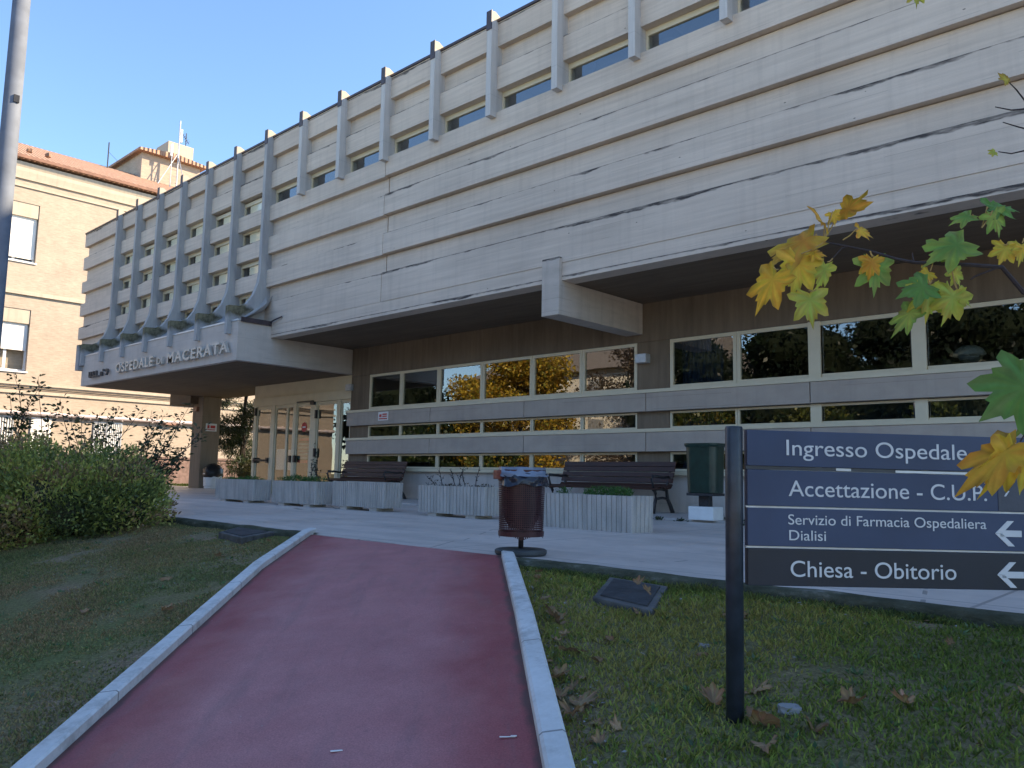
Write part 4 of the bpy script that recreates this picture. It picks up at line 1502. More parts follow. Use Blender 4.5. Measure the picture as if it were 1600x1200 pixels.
# street lamp whose pole runs up the left edge
lp = thing('street_lamp', 'tall grey blue street lamp pole beside the lawn at the left edge', 'street lamp', (-7.20, 1.73, gz(1.73) - 0.05))
o = MB().lathe([(0.075, 0), (0.072, 1.2), (0.055, 8.6)], 24).build('pole', M['lamp_paint'], smooth=True); o.parent = lp
o = MB().tube([(0, 0, 8.55), (0.1, 0.1, 8.9), (0.5, 0.45, 9.05), (0.9, 0.8, 9.05)], 0.035, 8).build('arm', M['lamp_paint'], smooth=True); o.parent = lp
o = MB().lathe([(0.05, 0.16), (0.15, 0.12), (0.24, 0.0), (0.2, -0.05), (0.02, -0.08)], 20, Matrix.Translation((1.05, 0.93, 9.0))).build('lamp_head', M['galv'], smooth=True); o.parent = lp
o = MB().box(0.05, 0.075, -0.01, 0.03, 4.05, 4.11).build('cable_clip', M['black']); o.parent = lp

# concrete covers
def slab(label, pts, z, h, lid):
    c = sum((Vector((*p, 0)) for p in pts), Vector()) / 4
    t = thing('cover_slab', label, 'cover slab', (c.x, c.y, z))
    q = [(p[0] - c.x, p[1] - c.y) for p in pts]
    o = MB().prism(q, 'z', -0.1, h).build('frame', M['slab'], bevel=0.012); o.parent = t
    q2 = [(a * lid, b_ * lid) for a, b_ in q]
    o = MB().prism(q2, 'z', 0.0, h + 0.008).build('lid', M['slabdark'], bevel=0.006); o.parent = t
    return t
s1 = slab('weathered concrete cover slab in the grass right of the ramp', [(-3.07, 4.01), (-2.57, 3.90), (-2.86, 4.52), (-3.36, 4.58)], -0.108, 0.05, 0.80)
s1.rotation_euler = (rad(5), 0, 0)
s2 = slab('grey concrete cover slab in the lawn left of the ramp', [(-8.22, 4.22), (-7.42, 4.05), (-7.95, 4.72), (-8.85, 4.78)], -0.06, 0.055, 0.8)

# dome lamp inside the room behind the right hand windows
t = thing('dome_lamp', 'metal dome lamp glimpsed inside the dark upper right window', 'lamp', (-3.48, 14.5, 2.72))
o = MB().lathe([(0.24, -0.02), (0.235, 0.03), (0.19, 0.10), (0.10, 0.15), (0.03, 0.16)], 24).build('shade', M['white'], smooth=True); o.parent = t
o = MB().lathe([(0.01, 0.15), (0.01, 0.62)], 8).build('cord', M['black']); o.parent = t
o = MB().lathe([(0.06, -0.12), (0.14, -0.09), (0.18, -0.02)], 20).build('bowl', M['alu'], smooth=True); o.parent = t
# curtains
def curtain(label, x0, x1, y, z0, z1):
    vs = []; fs = []
    n = 60
    for i in range(n + 1):
        x = x0 + (x1 - x0) * i / n
        yy = y + 0.035 * math.sin(i * 0.95) + 0.012 * math.sin(i * 2.3)
        vs += [(x, yy, z0), (x, yy, z1)]
    for i in range(n):
        fs.append((2 * i, 2 * i + 2, 2 * i + 3, 2 * i + 1))
    o = MB().add(vs, fs).build('curtain', M['curtain'], smooth=True)
    return tag(o, label, 'curtain')
curtain('dark blue curtain inside the window just right of the cross beam', -8.05, -7.2, 13.25, 0.05, 3.3)

# ================================================================== vegetation
def blob_leaves(ells, n, L, wr, cols, shell=(0.72, 1.04), seed=1, up=0.3, rough=0.16, fold=0.2):
    """leaves through the outer layer of several ellipsoids (x,y,z,rx,ry,rz), pointing outwards, upwards and at random"""
    R = np.random.default_rng(seed)
    C_ = []; D_ = []; S_ = []
    wts = np.array([e[3] * e[4] + e[4] * e[5] + e[3] * e[5] for e in ells])
    wts /= wts.sum()
    for e, wt in zip(ells, wts):
        m = int(n * wt)
        d = R.normal(size=(m, 3))
        d /= np.linalg.norm(d, axis=1, keepdims=True)
        r = R.uniform(shell[0], shell[1], (m, 1)) ** 0.7
        bump_ = np.array([mnoise.noise(Vector((p[0] * 2.3 + e[0], p[1] * 2.3 + e[1], p[2] * 2.3))) for p in d])[:, None]
        r = r * (1 + rough * 1.6 * bump_)
        p = np.array(e[:3]) + d * r * np.array(e[3:6])
        o = d / np.array(e[3:6])
        o /= np.linalg.norm(o, axis=1, keepdims=True)
        dr = o * 0.7 + R.normal(size=(m, 3)) * 0.55
        dr[:, 2] += up
        C_.append(p); D_.append(dr)
        S_.append(np.full(m, 0))
    Cn = np.concatenate(C_); Dn = np.concatenate(D_)
    m = len(Cn)
    cl = np.array(cols)
    # clumps of one shade: neighbouring leaves share it
    ph = np.array([mnoise.noise(Vector(p * 1.7)) for p in Cn])
    idx = np.clip(((ph + 0.5) * len(cl) + R.normal(0, 0.9, m)), 0, len(cl) - 1).astype(int)
    cc = cl[idx] * R.uniform(0.65, 1.35, (m, 1))
    Ls = L * R.uniform(0.6, 1.25, m)
    v, f, c = leaf_cards(Cn, Dn, Ls, Ls * wr * R.uniform(0.8, 1.2, m), cc, fold)
    return v, f, c

def inner_core(ells, k, col, name, parent):  # solid dark blobs added inside the leaves to block light and view
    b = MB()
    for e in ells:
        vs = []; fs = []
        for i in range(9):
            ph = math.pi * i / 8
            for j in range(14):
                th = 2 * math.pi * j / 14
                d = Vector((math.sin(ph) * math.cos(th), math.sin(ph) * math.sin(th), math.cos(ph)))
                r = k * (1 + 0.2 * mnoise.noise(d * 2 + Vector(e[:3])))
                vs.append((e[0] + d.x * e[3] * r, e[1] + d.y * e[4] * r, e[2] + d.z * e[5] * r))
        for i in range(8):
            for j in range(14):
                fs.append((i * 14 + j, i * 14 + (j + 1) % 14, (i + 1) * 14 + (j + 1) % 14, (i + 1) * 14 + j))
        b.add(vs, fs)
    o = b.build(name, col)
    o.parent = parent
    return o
M['darkcore'] = simple('bush_core_fill', (0.05, 0.05, 0.028), 0.95, 0.4, 20, 0.1, 0, 0.8, 15)
M['darkcore2'] = simple('evergreen_core_fill', (0.013, 0.018, 0.009), 0.95, 0.4, 20, 0.1, 0, 0.8, 15)  # fill colours of the dark cores added inside bushes and evergreens

# big bush on the left lawn
bx, by = -11.0, 3.95
bush = thing('bush', 'large rounded green bush on the lawn at the left', 'bush', (bx, by, -0.31))
EL = [(0.35, 0.0, 0.40, 0.85, 0.75, 0.68), (0.25, -0.55, 0.42, 0.9, 0.85, 0.70), (-0.5, -0.75, 0.46, 1.1, 0.95, 0.78), (-0.5, 0.25, 0.5, 1.1, 0.75, 0.76), (-1.7, -0.4, 0.5, 1.2, 1.0, 0.82), (-1.3, -1.2, 0.40, 1.2, 0.85, 0.72), (0.2, -1.15, 0.25, 0.7, 0.6, 0.5)]
v, f, c = blob_leaves(EL, 95000, 0.060, 0.42, [(0.13, 0.16, 0.05), (0.19, 0.23, 0.06), (0.28, 0.32, 0.075), (0.38, 0.41, 0.09), (0.55, 0.50, 0.14), (0.36, 0.24, 0.12)], (0.45, 1.05), 4, 0.35)
keep_ = v[:, 2] > 0.0
np_mesh('foliage', v, f, M['leaf'], bush, c)
inner_core(EL, 0.60, M['darkcore'], 'dark_core', bush)

def shrub(label, x, y, z, h, seed, n=9, leafL=0.09, spread=0.5, lean=(0, 0), cols=None, leaves=34, group='spindly shrubs behind the bush'):
    r = random.Random(seed)
    t = thing('shrub', label, 'shrub', (x, y, z), group)
    b = MB(); cs = []; ds = []
    for k in range(n):
        p = Vector((r.uniform(-0.2, 0.2), r.uniform(-0.2, 0.2), 0))
        d = Vector((r.gauss(lean[0], spread), r.gauss(lean[1], spread), 1.0)).normalized()
        hh = h * r.uniform(0.6, 1.08)
        pts = [p.copy()]
        for i in range(7):
            d = (d + Vector((r.gauss(lean[0] * 0.2, 0.14), r.gauss(lean[1] * 0.2, 0.14), 0.05))).normalized()
            p = p + d * hh / 7
            pts.append(p.copy())
        b.tube(pts, [0.014 * (1 - 0.85 * i / 7) for i in range(8)], 5)
        for q in range(leaves):
            u = r.uniform(0.3, 1.0) * 6.99
            i = int(u)
            a = pts[i].lerp(pts[i + 1], u - i)
            dd = Vector((r.gauss(0, 1), r.gauss(0, 1), r.uniform(-0.4, 0.9))).normalized()
            a = a + dd * r.uniform(0, 0.10)
            cs.append(tuple(a)); ds.append(tuple(dd))
    o = b.build('stems', M['twig']); o.parent = t
    m = len(cs)
    cl = np.array(cols or [(0.045, 0.065, 0.03), (0.06, 0.085, 0.036), (0.085, 0.10, 0.05)])
    cc = cl[ND.integers(0, len(cl), m)] * ND.uniform(0.6, 1.3, (m, 1))
    v, f, c = leaf_cards(np.array(cs), np.array(ds), ND.uniform(0.6, 1.2, m) * leafL, ND.uniform(0.35, 0.55, m) * leafL, cc)
    np_mesh('foliage', v, f, M['leaf'], t, c)
    return t
shrub('upright spindly shrub behind the bush, nearest the lamp pole', -13.5, 3.75, 0.0, 2.05, 21, n=9, spread=0.10, leaves=70)
shrub('small open shrub in front of the drawn white curtain window', -13.05, 4.6, 0.0, 1.75, 22, n=9, spread=0.09, leaves=70)
shrub('arching leggy shrub reaching toward the porch pillar', -12.7, 5.1, 0.0, 1.75, 23, n=12, spread=0.16, lean=(0.10, 0.26), leaves=60)
shrub('dark dense shrub low beside the porch pillar', -14.0, 5.55, 0.0, 0.95, 24, n=26, spread=0.36, leaves=60, leafL=0.1)
shrub('low grey leaved shrub at the far left behind the bush', -14.6, 3.4, -0.1, 1.1, 25, n=16, spread=0.5, leaves=50)

# small twig sticking out of the bush beside the terrace
# trees
def tree(name, label, x, y, z, h, cr, n, L, cols, seed, trunk_h=0.35, blobs=14, wr=0.6, rz=0.8, group=None, hole=0.62, mat='leaf', rough=0.25):
    r = random.Random(seed)
    t = thing(name, label, 'tree', (x, y, z), group)
    b = MB()
    th = h * trunk_h
    tr = 0.028 * h
    top = Vector((r.gauss(0, 0.1) * cr, r.gauss(0, 0.1) * cr, h * 0.86))
    pts = [Vector((0, 0, -0.2)), Vector((0.02 * h * r.gauss(0, 1), 0.02 * h * r.gauss(0, 1), th)), top.lerp(Vector((0, 0, th)), 0.45), top]
    b.tube(pts, [tr * 1.2, tr * 0.85, tr * 0.5, tr * 0.12], 9)
    ells = []
    for k in range(blobs):
        a = 2 * math.pi * k / blobs * 2.618 + r.uniform(-0.3, 0.3)
        u = (k + 0.5) / blobs
        zz = th * 0.9 + (h - th * 0.9) * u
        rr = cr * (math.sin(math.pi * min(1, 0.18 + 0.82 * u)) ** 0.7) * r.uniform(0.35, 0.75)
        e = (rr * math.cos(a), rr * math.sin(a), min(zz, h - cr * 0.3))
        s = cr * r.uniform(0.34, 0.52)
        ells.append((*e, s, s, s * rz))
        st = pts[1].lerp(pts[2], r.random()) if u < 0.6 else pts[2].lerp(pts[3], r.random() * 0.7)
        mid = st.lerp(Vector(e), 0.5) + Vector((0, 0, 0.06 * h))
        b.tube([st, mid, Vector(e)], [tr * 0.35, tr * 0.22, tr * 0.06], 6)
    o = b.build('trunk', M['bark']); o.parent = t
    v, f, c = blob_leaves(ells, n, L, wr, cols, (hole - 0.3, 1.08), seed, 0.0, rough, 0.25)
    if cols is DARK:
        inner_core([e for e in ells], 0.8, M['darkcore2'], 'dark_inner_core', t)
    np_mesh('crown', v, f, M[mat], t, c)
    return t
GOLD = [(0.40, 0.25, 0.03), (0.58, 0.40, 0.05), (0.70, 0.50, 0.07), (0.30, 0.28, 0.04), (0.45, 0.26, 0.03)]
GREEN = [(0.018, 0.035, 0.012), (0.03, 0.055, 0.016), (0.045, 0.075, 0.022), (0.06, 0.085, 0.025)]
DARK = [(0.008, 0.016, 0.007), (0.012, 0.022, 0.009), (0.018, 0.032, 0.012)]
OLIVE = [(0.045, 0.05, 0.018), (0.07, 0.075, 0.025), (0.10, 0.10, 0.035)]

# garden seen between the pillar and the doors
tree('pine_tree', 'loose green conifer between the porch pillar and the glass doors', -33.4, 18.0, 0, 5.8, 2.2, 20000, 0.24, [(0.02, 0.035, 0.014), (0.04, 0.055, 0.02), (0.06, 0.075, 0.03)], 31, 0.12, 12, 0.14, 0.45, rough=0.4)
t = thing('bush', 'round olive green bush between the porch pillar and the doors', 'bush', (-29.6, 16.9, -0.1))
E2 = [(0, 0, 0.6, 0.85, 0.85, 0.75), (-0.5, 0.4, 0.5, 0.7, 0.7, 0.6)]
v, f, c = blob_leaves(E2, 7000, 0.09, 0.45, OLIVE, (0.7, 1.04), 32, 0.3)
np_mesh('foliage', v, f, M['leaf'], t, c)
inner_core(E2, 0.76, M['darkcore'], 'dark_core', t)

# trees across the garden, mirrored in the windows
gk = 'trees mirrored in the ground floor windows'
tree('maple_tree', 'golden autumn maple mirrored in the middle ground floor windows', -32.5, -9.5, -1, 9.5, 3.6, 24000, 0.20, GOLD, 41, 0.2, 18, 0.8, group=gk)
tree('maple_tree', 'second golden maple mirrored in the third ground floor window', -38.5, -11.5, -1, 8.0, 2.8, 16000, 0.20, GOLD, 42, 0.2, 16, 0.8, group=gk)
tree('broadleaf_tree', 'green tree mirrored low in the windows nearest the doors', -39.0, -10.0, -1, 5.5, 3.0, 7000, 0.28, GREEN, 43, 0.1, 16, 0.7, group=gk)
tree('evergreen_tree', 'tall dark evergreen mirrored in the windows right of the beam', -15.5, -9.0, -1, 8.6, 3.8, 30000, 0.26, DARK, 44, 0.08, 24, 0.5, group=gk)
tree('evergreen_tree', 'second dark evergreen mirrored behind the navy sign', -8.0, -8.5, -1, 8.6, 3.9, 30000, 0.26, DARK, 45, 0.08, 24, 0.5, group=gk)
tree('evergreen_tree', 'broad dark evergreen mirrored in the windows by the entrance', -46.0, -11.0, -1, 8.5, 4.6, 24000, 0.36, DARK, 47, 0.08, 24, 0.5, group=gk)
tree('evergreen_tree', 'dark evergreen mirrored in the window with the blue curtain', -20.8, -9.5, -1, 8.6, 3.4, 24000, 0.26, DARK, 52, 0.08, 24, 0.5, group=gk)
tree('evergreen_tree', 'dark evergreen standing back between two others in the mirrored garden', -11.8, -11.5, -1, 9.2, 3.6, 22000, 0.26, DARK, 53, 0.08, 24, 0.5, group=gk)
tree('broadleaf_tree', 'yellow green bush tree mirrored in the lower right windows', -13.0, -5.2, -1, 4.6, 2.2, 9000, 0.2, [(0.09, 0.11, 0.02), (0.16, 0.16, 0.03), (0.05, 0.08, 0.02)], 48, 0.06, 12, 0.7, group=gk)
tree('broadleaf_tree', 'yellow green bush tree mirrored under the pointed mullions', -17.8, -5.4, -1, 4.6, 2.2, 9000, 0.2, [(0.09, 0.11, 0.02), (0.20, 0.16, 0.03), (0.05, 0.08, 0.02)], 49, 0.06, 12, 0.7, group=gk)
tree('broadleaf_tree', 'olive green bush tree mirrored in the lower windows behind the sign', -8.6, -5.3, -1, 4.4, 2.1, 8000, 0.2, [(0.07, 0.10, 0.02), (0.12, 0.14, 0.03), (0.04, 0.07, 0.02)], 54, 0.06, 12, 0.7, group=gk)
tree('broadleaf_tree', 'deep green bush tree mirrored in the lowest windows behind the farther bench', -38.0, -6.2, -1, 4.2, 2.2, 8000, 0.2, GREEN, 55, 0.06, 12, 0.7, group=gk)
tree('broadleaf_tree', 'mixed green and golden bush tree mirrored low in the middle windows', -31.0, -5.8, -1, 3.6, 2.0, 8000, 0.2, [(0.06, 0.10, 0.02), (0.35, 0.25, 0.04), (0.12, 0.15, 0.03)], 56, 0.06, 12, 0.7, group=gk)
tree('broadleaf_tree', 'bare brown tree mirrored in the window beside the cross beam', -26.0, -12.0, -1, 10, 3.4, 9000, 0.22, [(0.10, 0.07, 0.05), (0.16, 0.12, 0.08)], 50, 0.15, 18, 0.5, group=gk)
ph = thing('house', 'pale house across the yard, mirrored in the window beside the cross beam', 'house', (-34, -20, -0.93))
def hp(mb, name, m):
    o = mb.build(name, m); o.parent = ph; return o
hp(MB().box(-9, 9, -4, 4, 0, 8.5), 'wall', simple('pale_render', (0.66, 0.62, 0.55), 0.9, 0.06, 2))
hp(MB().prism([(-4.6, 8.5), (4.6, 8.5), (0, 10.8)], 'x', -9.5, 9.5), 'roof', simple('grey_brown_roof', (0.20, 0.17, 0.15), 0.9, 0.25, 6))
for hx in (-6.5, -2.5, 1.5, 5.0):
    for hz in (0.9, 3.6, 6.2):
        hp(MB().box(hx, hx + 1.2, 4.005, 4.05, hz, hz + 1.7), 'window', M['galv'])
# hedge bank and a far belt of trees beyond that garden
b_pts = []
E3 = [(-52 + 5.0 * i, -26 - 2 * (i % 3), 2.2 + 0.8 * (i % 2), 3.6, 2.6, 3.8 + (i * 7 % 4) * 0.6) for i in range(16)]
v, f, c = blob_leaves(E3, 26000, 0.5, 0.6, GREEN + OLIVE, (0.7, 1.05), 51, 0.2)
o = np_mesh('far_woodland', v, f, M['leaf'], None, c)
o['kind'] = 'stuff'; tag(o, 'belt of green woodland beyond the garden, mirrored in the windows', 'woodland')

# ---------------------------------------------------------------- grass
SLABS = [[(-3.07, 4.01), (-2.57, 3.90), (-2.86, 4.52), (-3.36, 4.58)], [(-8.22, 4.22), (-7.42, 4.05), (-7.95, 4.72), (-8.85, 4.78)]]
def off_slab(P):
    bad = np.zeros(len(P), bool)
    for q_ in SLABS:
        ins = np.ones(len(P), bool)
        for (ax, ay), (bx_, by_) in zip(q_, q_[1:] + q_[:1]):
            ins &= ((bx_ - ax) * (P[:, 1] - ay) - (by_ - ay) * (P[:, 0] - ax)) > -0.004
        bad |= ins
    return ~bad
def grass_field(name, label, test, box, n, cols, hmin, hmax, seed, bare=0.0, wmul=1.0):
    R = np.random.default_rng(seed)
    P = R.uniform((box[0], box[1]), (box[2], box[3]), (n, 2))
    P = P[test(P[:, 0], P[:, 1])]
    P = P[off_slab(P)]
    d = np.hypot(P[:, 0], P[:, 1])
    nz = np.array([mnoise.noise(Vector((x * 1.3, y * 1.3, seed))) + 0.5 * mnoise.noise(Vector((x * 5, y * 5, seed + 4))) for x, y in P])
    k = (nz > bare + R.normal(0, 0.14, len(P)))
    P = P[k]; nz = nz[k]; d = d[k]
    m = len(P)
    z = np.array([gzn(x, y) for x, y in P])
    h = R.uniform(hmin, hmax, m) * (0.75 + 0.7 * np.clip(nz, 0, 1))
    a = R.uniform(0, 2 * np.pi, m)
    wd = R.uniform(0.003, 0.006, m) * wmul
    lean = R.normal(0, 0.55, (m, 2)) * h[:, None]
    base = np.stack([P[:, 0], P[:, 1], z - 0.004], 1)
    side = np.stack([np.cos(a), np.sin(a), np.zeros(m)], 1) * wd[:, None]
    mid = base + np.stack([lean[:, 0] * 0.35, lean[:, 1] * 0.35, h * 0.6], 1)
    tip = base + np.stack([lean[:, 0], lean[:, 1], h], 1)
    v = np.stack([base - side, base + side, mid + side * 0.7, tip, mid - side * 0.7], 1).reshape(-1, 3)
    f = np.arange(5 * m).reshape(m, 5)
    cl = np.array(cols)
    big = np.array([mnoise.noise(Vector((x * 0.7, y * 0.7, seed + 20))) for x, y in P])
    idx = np.clip((big + 0.5) * len(cl) + R.normal(0, 0.9, m), 0, len(cl) - 1).astype(int)
    c = np.repeat(cl[idx] * R.uniform(0.6, 1.4, (m, 1)), 5, axis=0)
    o = np_mesh(name, v, f, M['grassm'], None, c)
    o['kind'] = 'stuff'
    return tag(o, label, 'grass')
noff = lambda x, y: 0.692 * x + 0.722 * y
grass_field('grass', 'short mossy green grass right of the red ramp', lambda x, y: (noff(x, y) > 0.39) & (y < 4.64), (-4.6, 0.6, 1.6, 4.7), 130000,
            [(0.18, 0.24, 0.06), (0.25, 0.32, 0.07), (0.34, 0.38, 0.09), (0.42, 0.37, 0.11)], 0.012, 0.045, 61, -0.32)
grass_field('grass', 'thin worn grass left of the red ramp', lambda x, y: (noff(x, y) < -1.73) & (y < 4.75) & (y > 0.2), (-12.5, 0.2, -3.2, 4.8), 260000,
            [(0.21, 0.24, 0.10), (0.28, 0.29, 0.11), (0.36, 0.30, 0.14), (0.40, 0.28, 0.15)], 0.008, 0.028, 62, -0.24, 1.2)
grass_field('grass', 'sunlit grass in the garden beyond the porch', lambda x, y: (x < -18.5) | (y > 30), (-41, 14.8, -24, 30), 60000,
            [(0.09, 0.12, 0.02), (0.12, 0.15, 0.03), (0.07, 0.10, 0.02)], 0.04, 0.10, 63, -0.6, 5.0)
grass_field('grass', 'taller ragged grass fringe growing up against the terrace edge', lambda x, y: (noff(x, y) > 0.39) & (y < 4.665), (-4.5, 4.5, 0.6, 4.67), 9000,
            [(0.14, 0.18, 0.06), (0.20, 0.25, 0.07), (0.26, 0.28, 0.09)], 0.02, 0.065, 66, -0.25)
# broad leaved weeds among the grass
R_ = np.random.default_rng(64)
cs = []; ds = []
for k in range(420):
    x, y = R_.uniform(-4.4, 0.3), R_.uniform(1.6, 4.6)
    if k % 3 == 0:
        x, y = R_.uniform(-9.5, -3.6), R_.uniform(0.7, 4.4)
    nf = noff(x, y)
    if -1.78 < nf < 0.43:
        continue
    z = gzn(x, y)
    for q in range(R_.integers(4, 10)):
        a = R_.uniform(0, 6.28)
        cs.append((x + 0.01 * math.cos(a), y + 0.01 * math.sin(a), z + 0.004)); ds.append((math.cos(a), math.sin(a), R_.uniform(0.2, 1.2)))
m = len(cs)
cl = np.array([(0.10, 0.19, 0.06), (0.16, 0.25, 0.085), (0.12, 0.18, 0.09)])
v, f, c = leaf_cards(np.array(cs), np.array(ds), R_.uniform(0.018, 0.045, m), R_.uniform(0.008, 0.018, m), cl[R_.integers(0, 3, m)] * R_.uniform(0.7, 1.3, (m, 1)), 0.1, 2.0)
o = np_mesh('lawn_weeds', v, f, M['leaf'], None, c)
o['kind'] = 'stuff'; tag(o, 'small broad leaved weeds scattered through the lawns', 'weeds')
# pale crumbs, bits of paper and chaff
cs = []; ds = []
for k in range(1500):
    x, y = (R_.uniform(-4.2, 0.3), R_.uniform(1.6, 4.6)) if k % 2 else (R_.uniform(-9.0, -3.4), R_.uniform(0.7, 4.3))
    if k % 5 == 0:
        y = R_.uniform(1.6, 4.5); x = ((0.41 + abs(R_.normal(0, 0.06))) - 0.722 * y) / 0.692
    elif k % 5 == 1:
        y = 4.6 - abs(R_.normal(0, 0.08)); x = R_.uniform(-4.3, 0.3)
    if -1.78 < noff(x, y) < 0.41:
        continue
    cs.append((x, y, gzn(x, y) + 0.012)); ds.append((R_.normal(), R_.normal(), R_.uniform(-0.2, 0.3)))
m = len(cs)
cl = np.array([(0.35, 0.33, 0.30), (0.20, 0.13, 0.07), (0.28, 0.21, 0.12), (0.42, 0.42, 0.42), (0.14, 0.09, 0.05)])
v, f, c = leaf_cards(np.array(cs), np.array(ds), R_.uniform(0.008, 0.028, m), R_.uniform(0.005, 0.014, m), cl[R_.integers(0, 5, m)], 0.1, 2.0)
o = np_mesh('lawn_litter', v, f, M['dryleaf'], None, c)
o['kind'] = 'stuff'; tag(o, 'pale crumbs and chaff strewn over the lawns', 'litter')
# weeds in the crack of the pavement
cs = []; ds = []
for x0, y0, s in ((-5.5, 10.72, 0.11), (-6.6, 10.78, 0.04), (-7.0, 10.8, 0.05), (-11.4, 10.85, 0.05), (-9.8, 10.85, 0.05), (-5.95, 8.03, 0.04)):
    for k in range(int(900 * s)):
        cs.append((x0 + R_.normal(0, s), y0 + R_.normal(0, s * 0.4), R_.uniform(0.0, s * 0.7))); ds.append((R_.normal(), R_.normal(), R_.uniform(0.1, 1)))
m = len(cs)
v, f, c = leaf_cards(np.array(cs), np.array(ds), R_.uniform(0.03, 0.06, m), R_.uniform(0.015, 0.03, m), np.array([(0.03, 0.055, 0.02)]) * R_.uniform(0.6, 1.5, (m, 1)))
o = np_mesh('pavement_weeds', v, f, M['leaf'], None, c)
o['kind'] = 'stuff'; tag(o, 'green weeds growing in the pavement cracks', 'weeds')

# ---------------------------------------------------------------- maple leaves
LOBES = [(0, 0.0), (10, 0.30), (28, 0.42), (42, 0.70), (52, 0.62), (60, 0.80), (70, 0.98), (82, 0.86), (92, 0.60), (104, 0.74), (112, 0.66), (120, 0.86), (133, 1.08), (143, 0.92), (152, 0.64), (162, 0.86), (168, 0.80), (180, 1.22)]
def leaf_outline():
    pts = []
    # angle measured from the stalk side; 180 is the tip
    for a, r_ in LOBES[1:]:
        pts.append((math.sin(rad(a)) * r_, -math.cos(rad(a)) * r_))
    left = [(-x, y) for x, y in pts[:-1]][::-1]
    return [(0, 0.12)] + [(x, y + 0.35) for x, y in pts] + [(x, y + 0.35) for x, y in left]
LO = leaf_outline()
def maple_leaf(base, tip, nrm, width=1.0, curl=0.15, cup=0.1, r=rnd):
    """vertices of one lobed leaf from its stalk end (base) to its tip; fan of triangles over two rings"""
    base = Vector(base); tip = Vector(tip)
    ax = tip - base
    Ln = ax.length / 1.57
    ay = ax.normalized()
    nz_ = (nrm - ay * nrm.dot(ay)).normalized()
    sx = ay.cross(nz_)
    def at(x, y, in_):
        zz = -curl * (y * 0.64) ** 2 - cup * abs(x) + (0.06 * math.sin(5 * x + 3 * y + curl * 20) + 0.07 * math.sin(9 * x - 4 * y + cup * 30)) * in_
        return base + sx * (x * Ln * width) + ay * (y * Ln) + nz_ * (zz * Ln)
    vs = [at(0, 0.35, 0)]
    n = len(LO)
    for k in (0.55, 1.0):
        for x, y in LO:
            xx, yy = x * k, 0.35 + (y - 0.35) * k
            vs.append(at(xx, yy, k))
    fs = []
    for i in range(n):
        j = (i + 1) % n
        fs.append((0, 1 + i, 1 + j))
        fs.append((1 + i, 1 + n + i, 1 + n + j))
        fs.append((1 + i, 1 + n + j, 1 + j))
    return vs, fs, n
YEL = (0.72, 0.46, 0.05); ORA = (0.60, 0.28, 0.045); GRN = (0.14, 0.27, 0.065); LGR = (0.34, 0.42, 0.085); YGR = (0.55, 0.48, 0.07); BRN = (0.22, 0.09, 0.02)
VEIN = {6, 12, 17, 22, 28}
def leaf_colors(n, inner, outer, blot, r):
    cols = [inner]
    for k in range(2):
        for i in range(n):
            u = r.random() * 0.35 + (0.5 if k else 0.1)
            c = tuple(a * (1 - u) + b_ * u for a, b_ in zip(inner, outer))
            if k and r.random() < blot:
                c = tuple(a * 0.5 + b_ * 0.5 for a, b_ in zip(c, BRN))
            if LO[i][0] and k == 0 and i in VEIN:
                c = tuple(x * 1.25 for x in c)
            cols.append(tuple(x * r.uniform(0.82, 1.12) for x in c))
    return cols
def at_depth(px, py, D):
    d = CAMR @ Vector((px - 800, 600 - py, -1261.2))
    return CAMP + d * (D / 1261.2)
mt = thing('maple_tree', 'maple branch with yellow and green autumn leaves reaching in at the right', 'tree', (1.2, 5.0, gz(4.6)))
MI = Matrix.Translation(mt.location).inverted()
fol = MB(); tw = MB()
r3 = random.Random(5)
q = lambda a, b_: (1140 + a / 3.478, 280 + b_ / 3.478)
view_n = (CAMR @ Vector((0, 0, 1)))
def put_leaf(pb, pt, D, inner, outer, tilt=(0, 0), wid=1.0, dt=0.0, curl=0.15, cup=0.12, blot=0.15):
    base = at_depth(*pb, D); tip = at_depth(*pt, D + dt)
    nrm = (view_n + (CAMR @ Vector((1, 0, 0))) * tilt[0] + (CAMR @ Vector((0, 1, 0))) * tilt[1]).normalized()
    vs, fs, n = maple_leaf(MI @ base, MI @ tip, nrm, wid, curl, cup)
    o = len(fol.v)
    fol.v += [tuple(p) for p in vs]; fol.f += [tuple(i + o for i in f) for f in fs]; fol.c += leaf_colors(n, inner, outer, blot, r3)
    return base
def twig(pts, D, r0, r1, mat=None):
    P_ = [MI @ at_depth(*p, D + (0.0 if len(p) == 2 else 0)) for p in pts]
    n = len(P_)
    tb_ = MB().tube(P_, [r0 + (r1 - r0) * i / (n - 1) for i in range(n)], 6).build('twig', M['twig'])
    tb_.parent = mt
petioles = []
def leaf(node, b, t_, D, i, o_, **k):
    pb = q(*b); pt = q(*t_)
    put_leaf(pb, pt, D, i, o_, **k)
    if node:
        a = q(*node)
        petioles.append((a, ((a[0] + pb[0]) / 2, (a[1] + pb[1]) / 2 + 2), pb, D - 0.004))
DB = 2.65
leaf((510, 330), (515, 255), (470, 120), DB, YEL, ORA, tilt=(0.3, 1.4), wid=1.1, dt=-0.05, curl=0.5)
leaf((510, 340), (560, 175), (590, 255), DB - 0.02, YEL, YEL, tilt=(0.2, 0.4), wid=1.1, curl=0.5)
leaf((510, 335), (600, 170), (800, 140), DB, ORA, YEL, tilt=(0.1, -1.3), wid=0.75, dt=0.03, curl=0.2)
leaf((615, 330), (690, 270), (800, 300), DB, YEL, ORA, tilt=(0.0, 0.9), wid=0.95, curl=0.35)
leaf((470, 330), (470, 295), (160, 455), DB - 0.03, ORA, YGR, tilt=(-0.5, 1.1), wid=0.62, blot=0.4, curl=0.3)
leaf((510, 345), (390, 405), (345, 655), DB - 0.05, YEL, YGR, tilt=(0.1, 0.1), wid=0.92, curl=0.2)
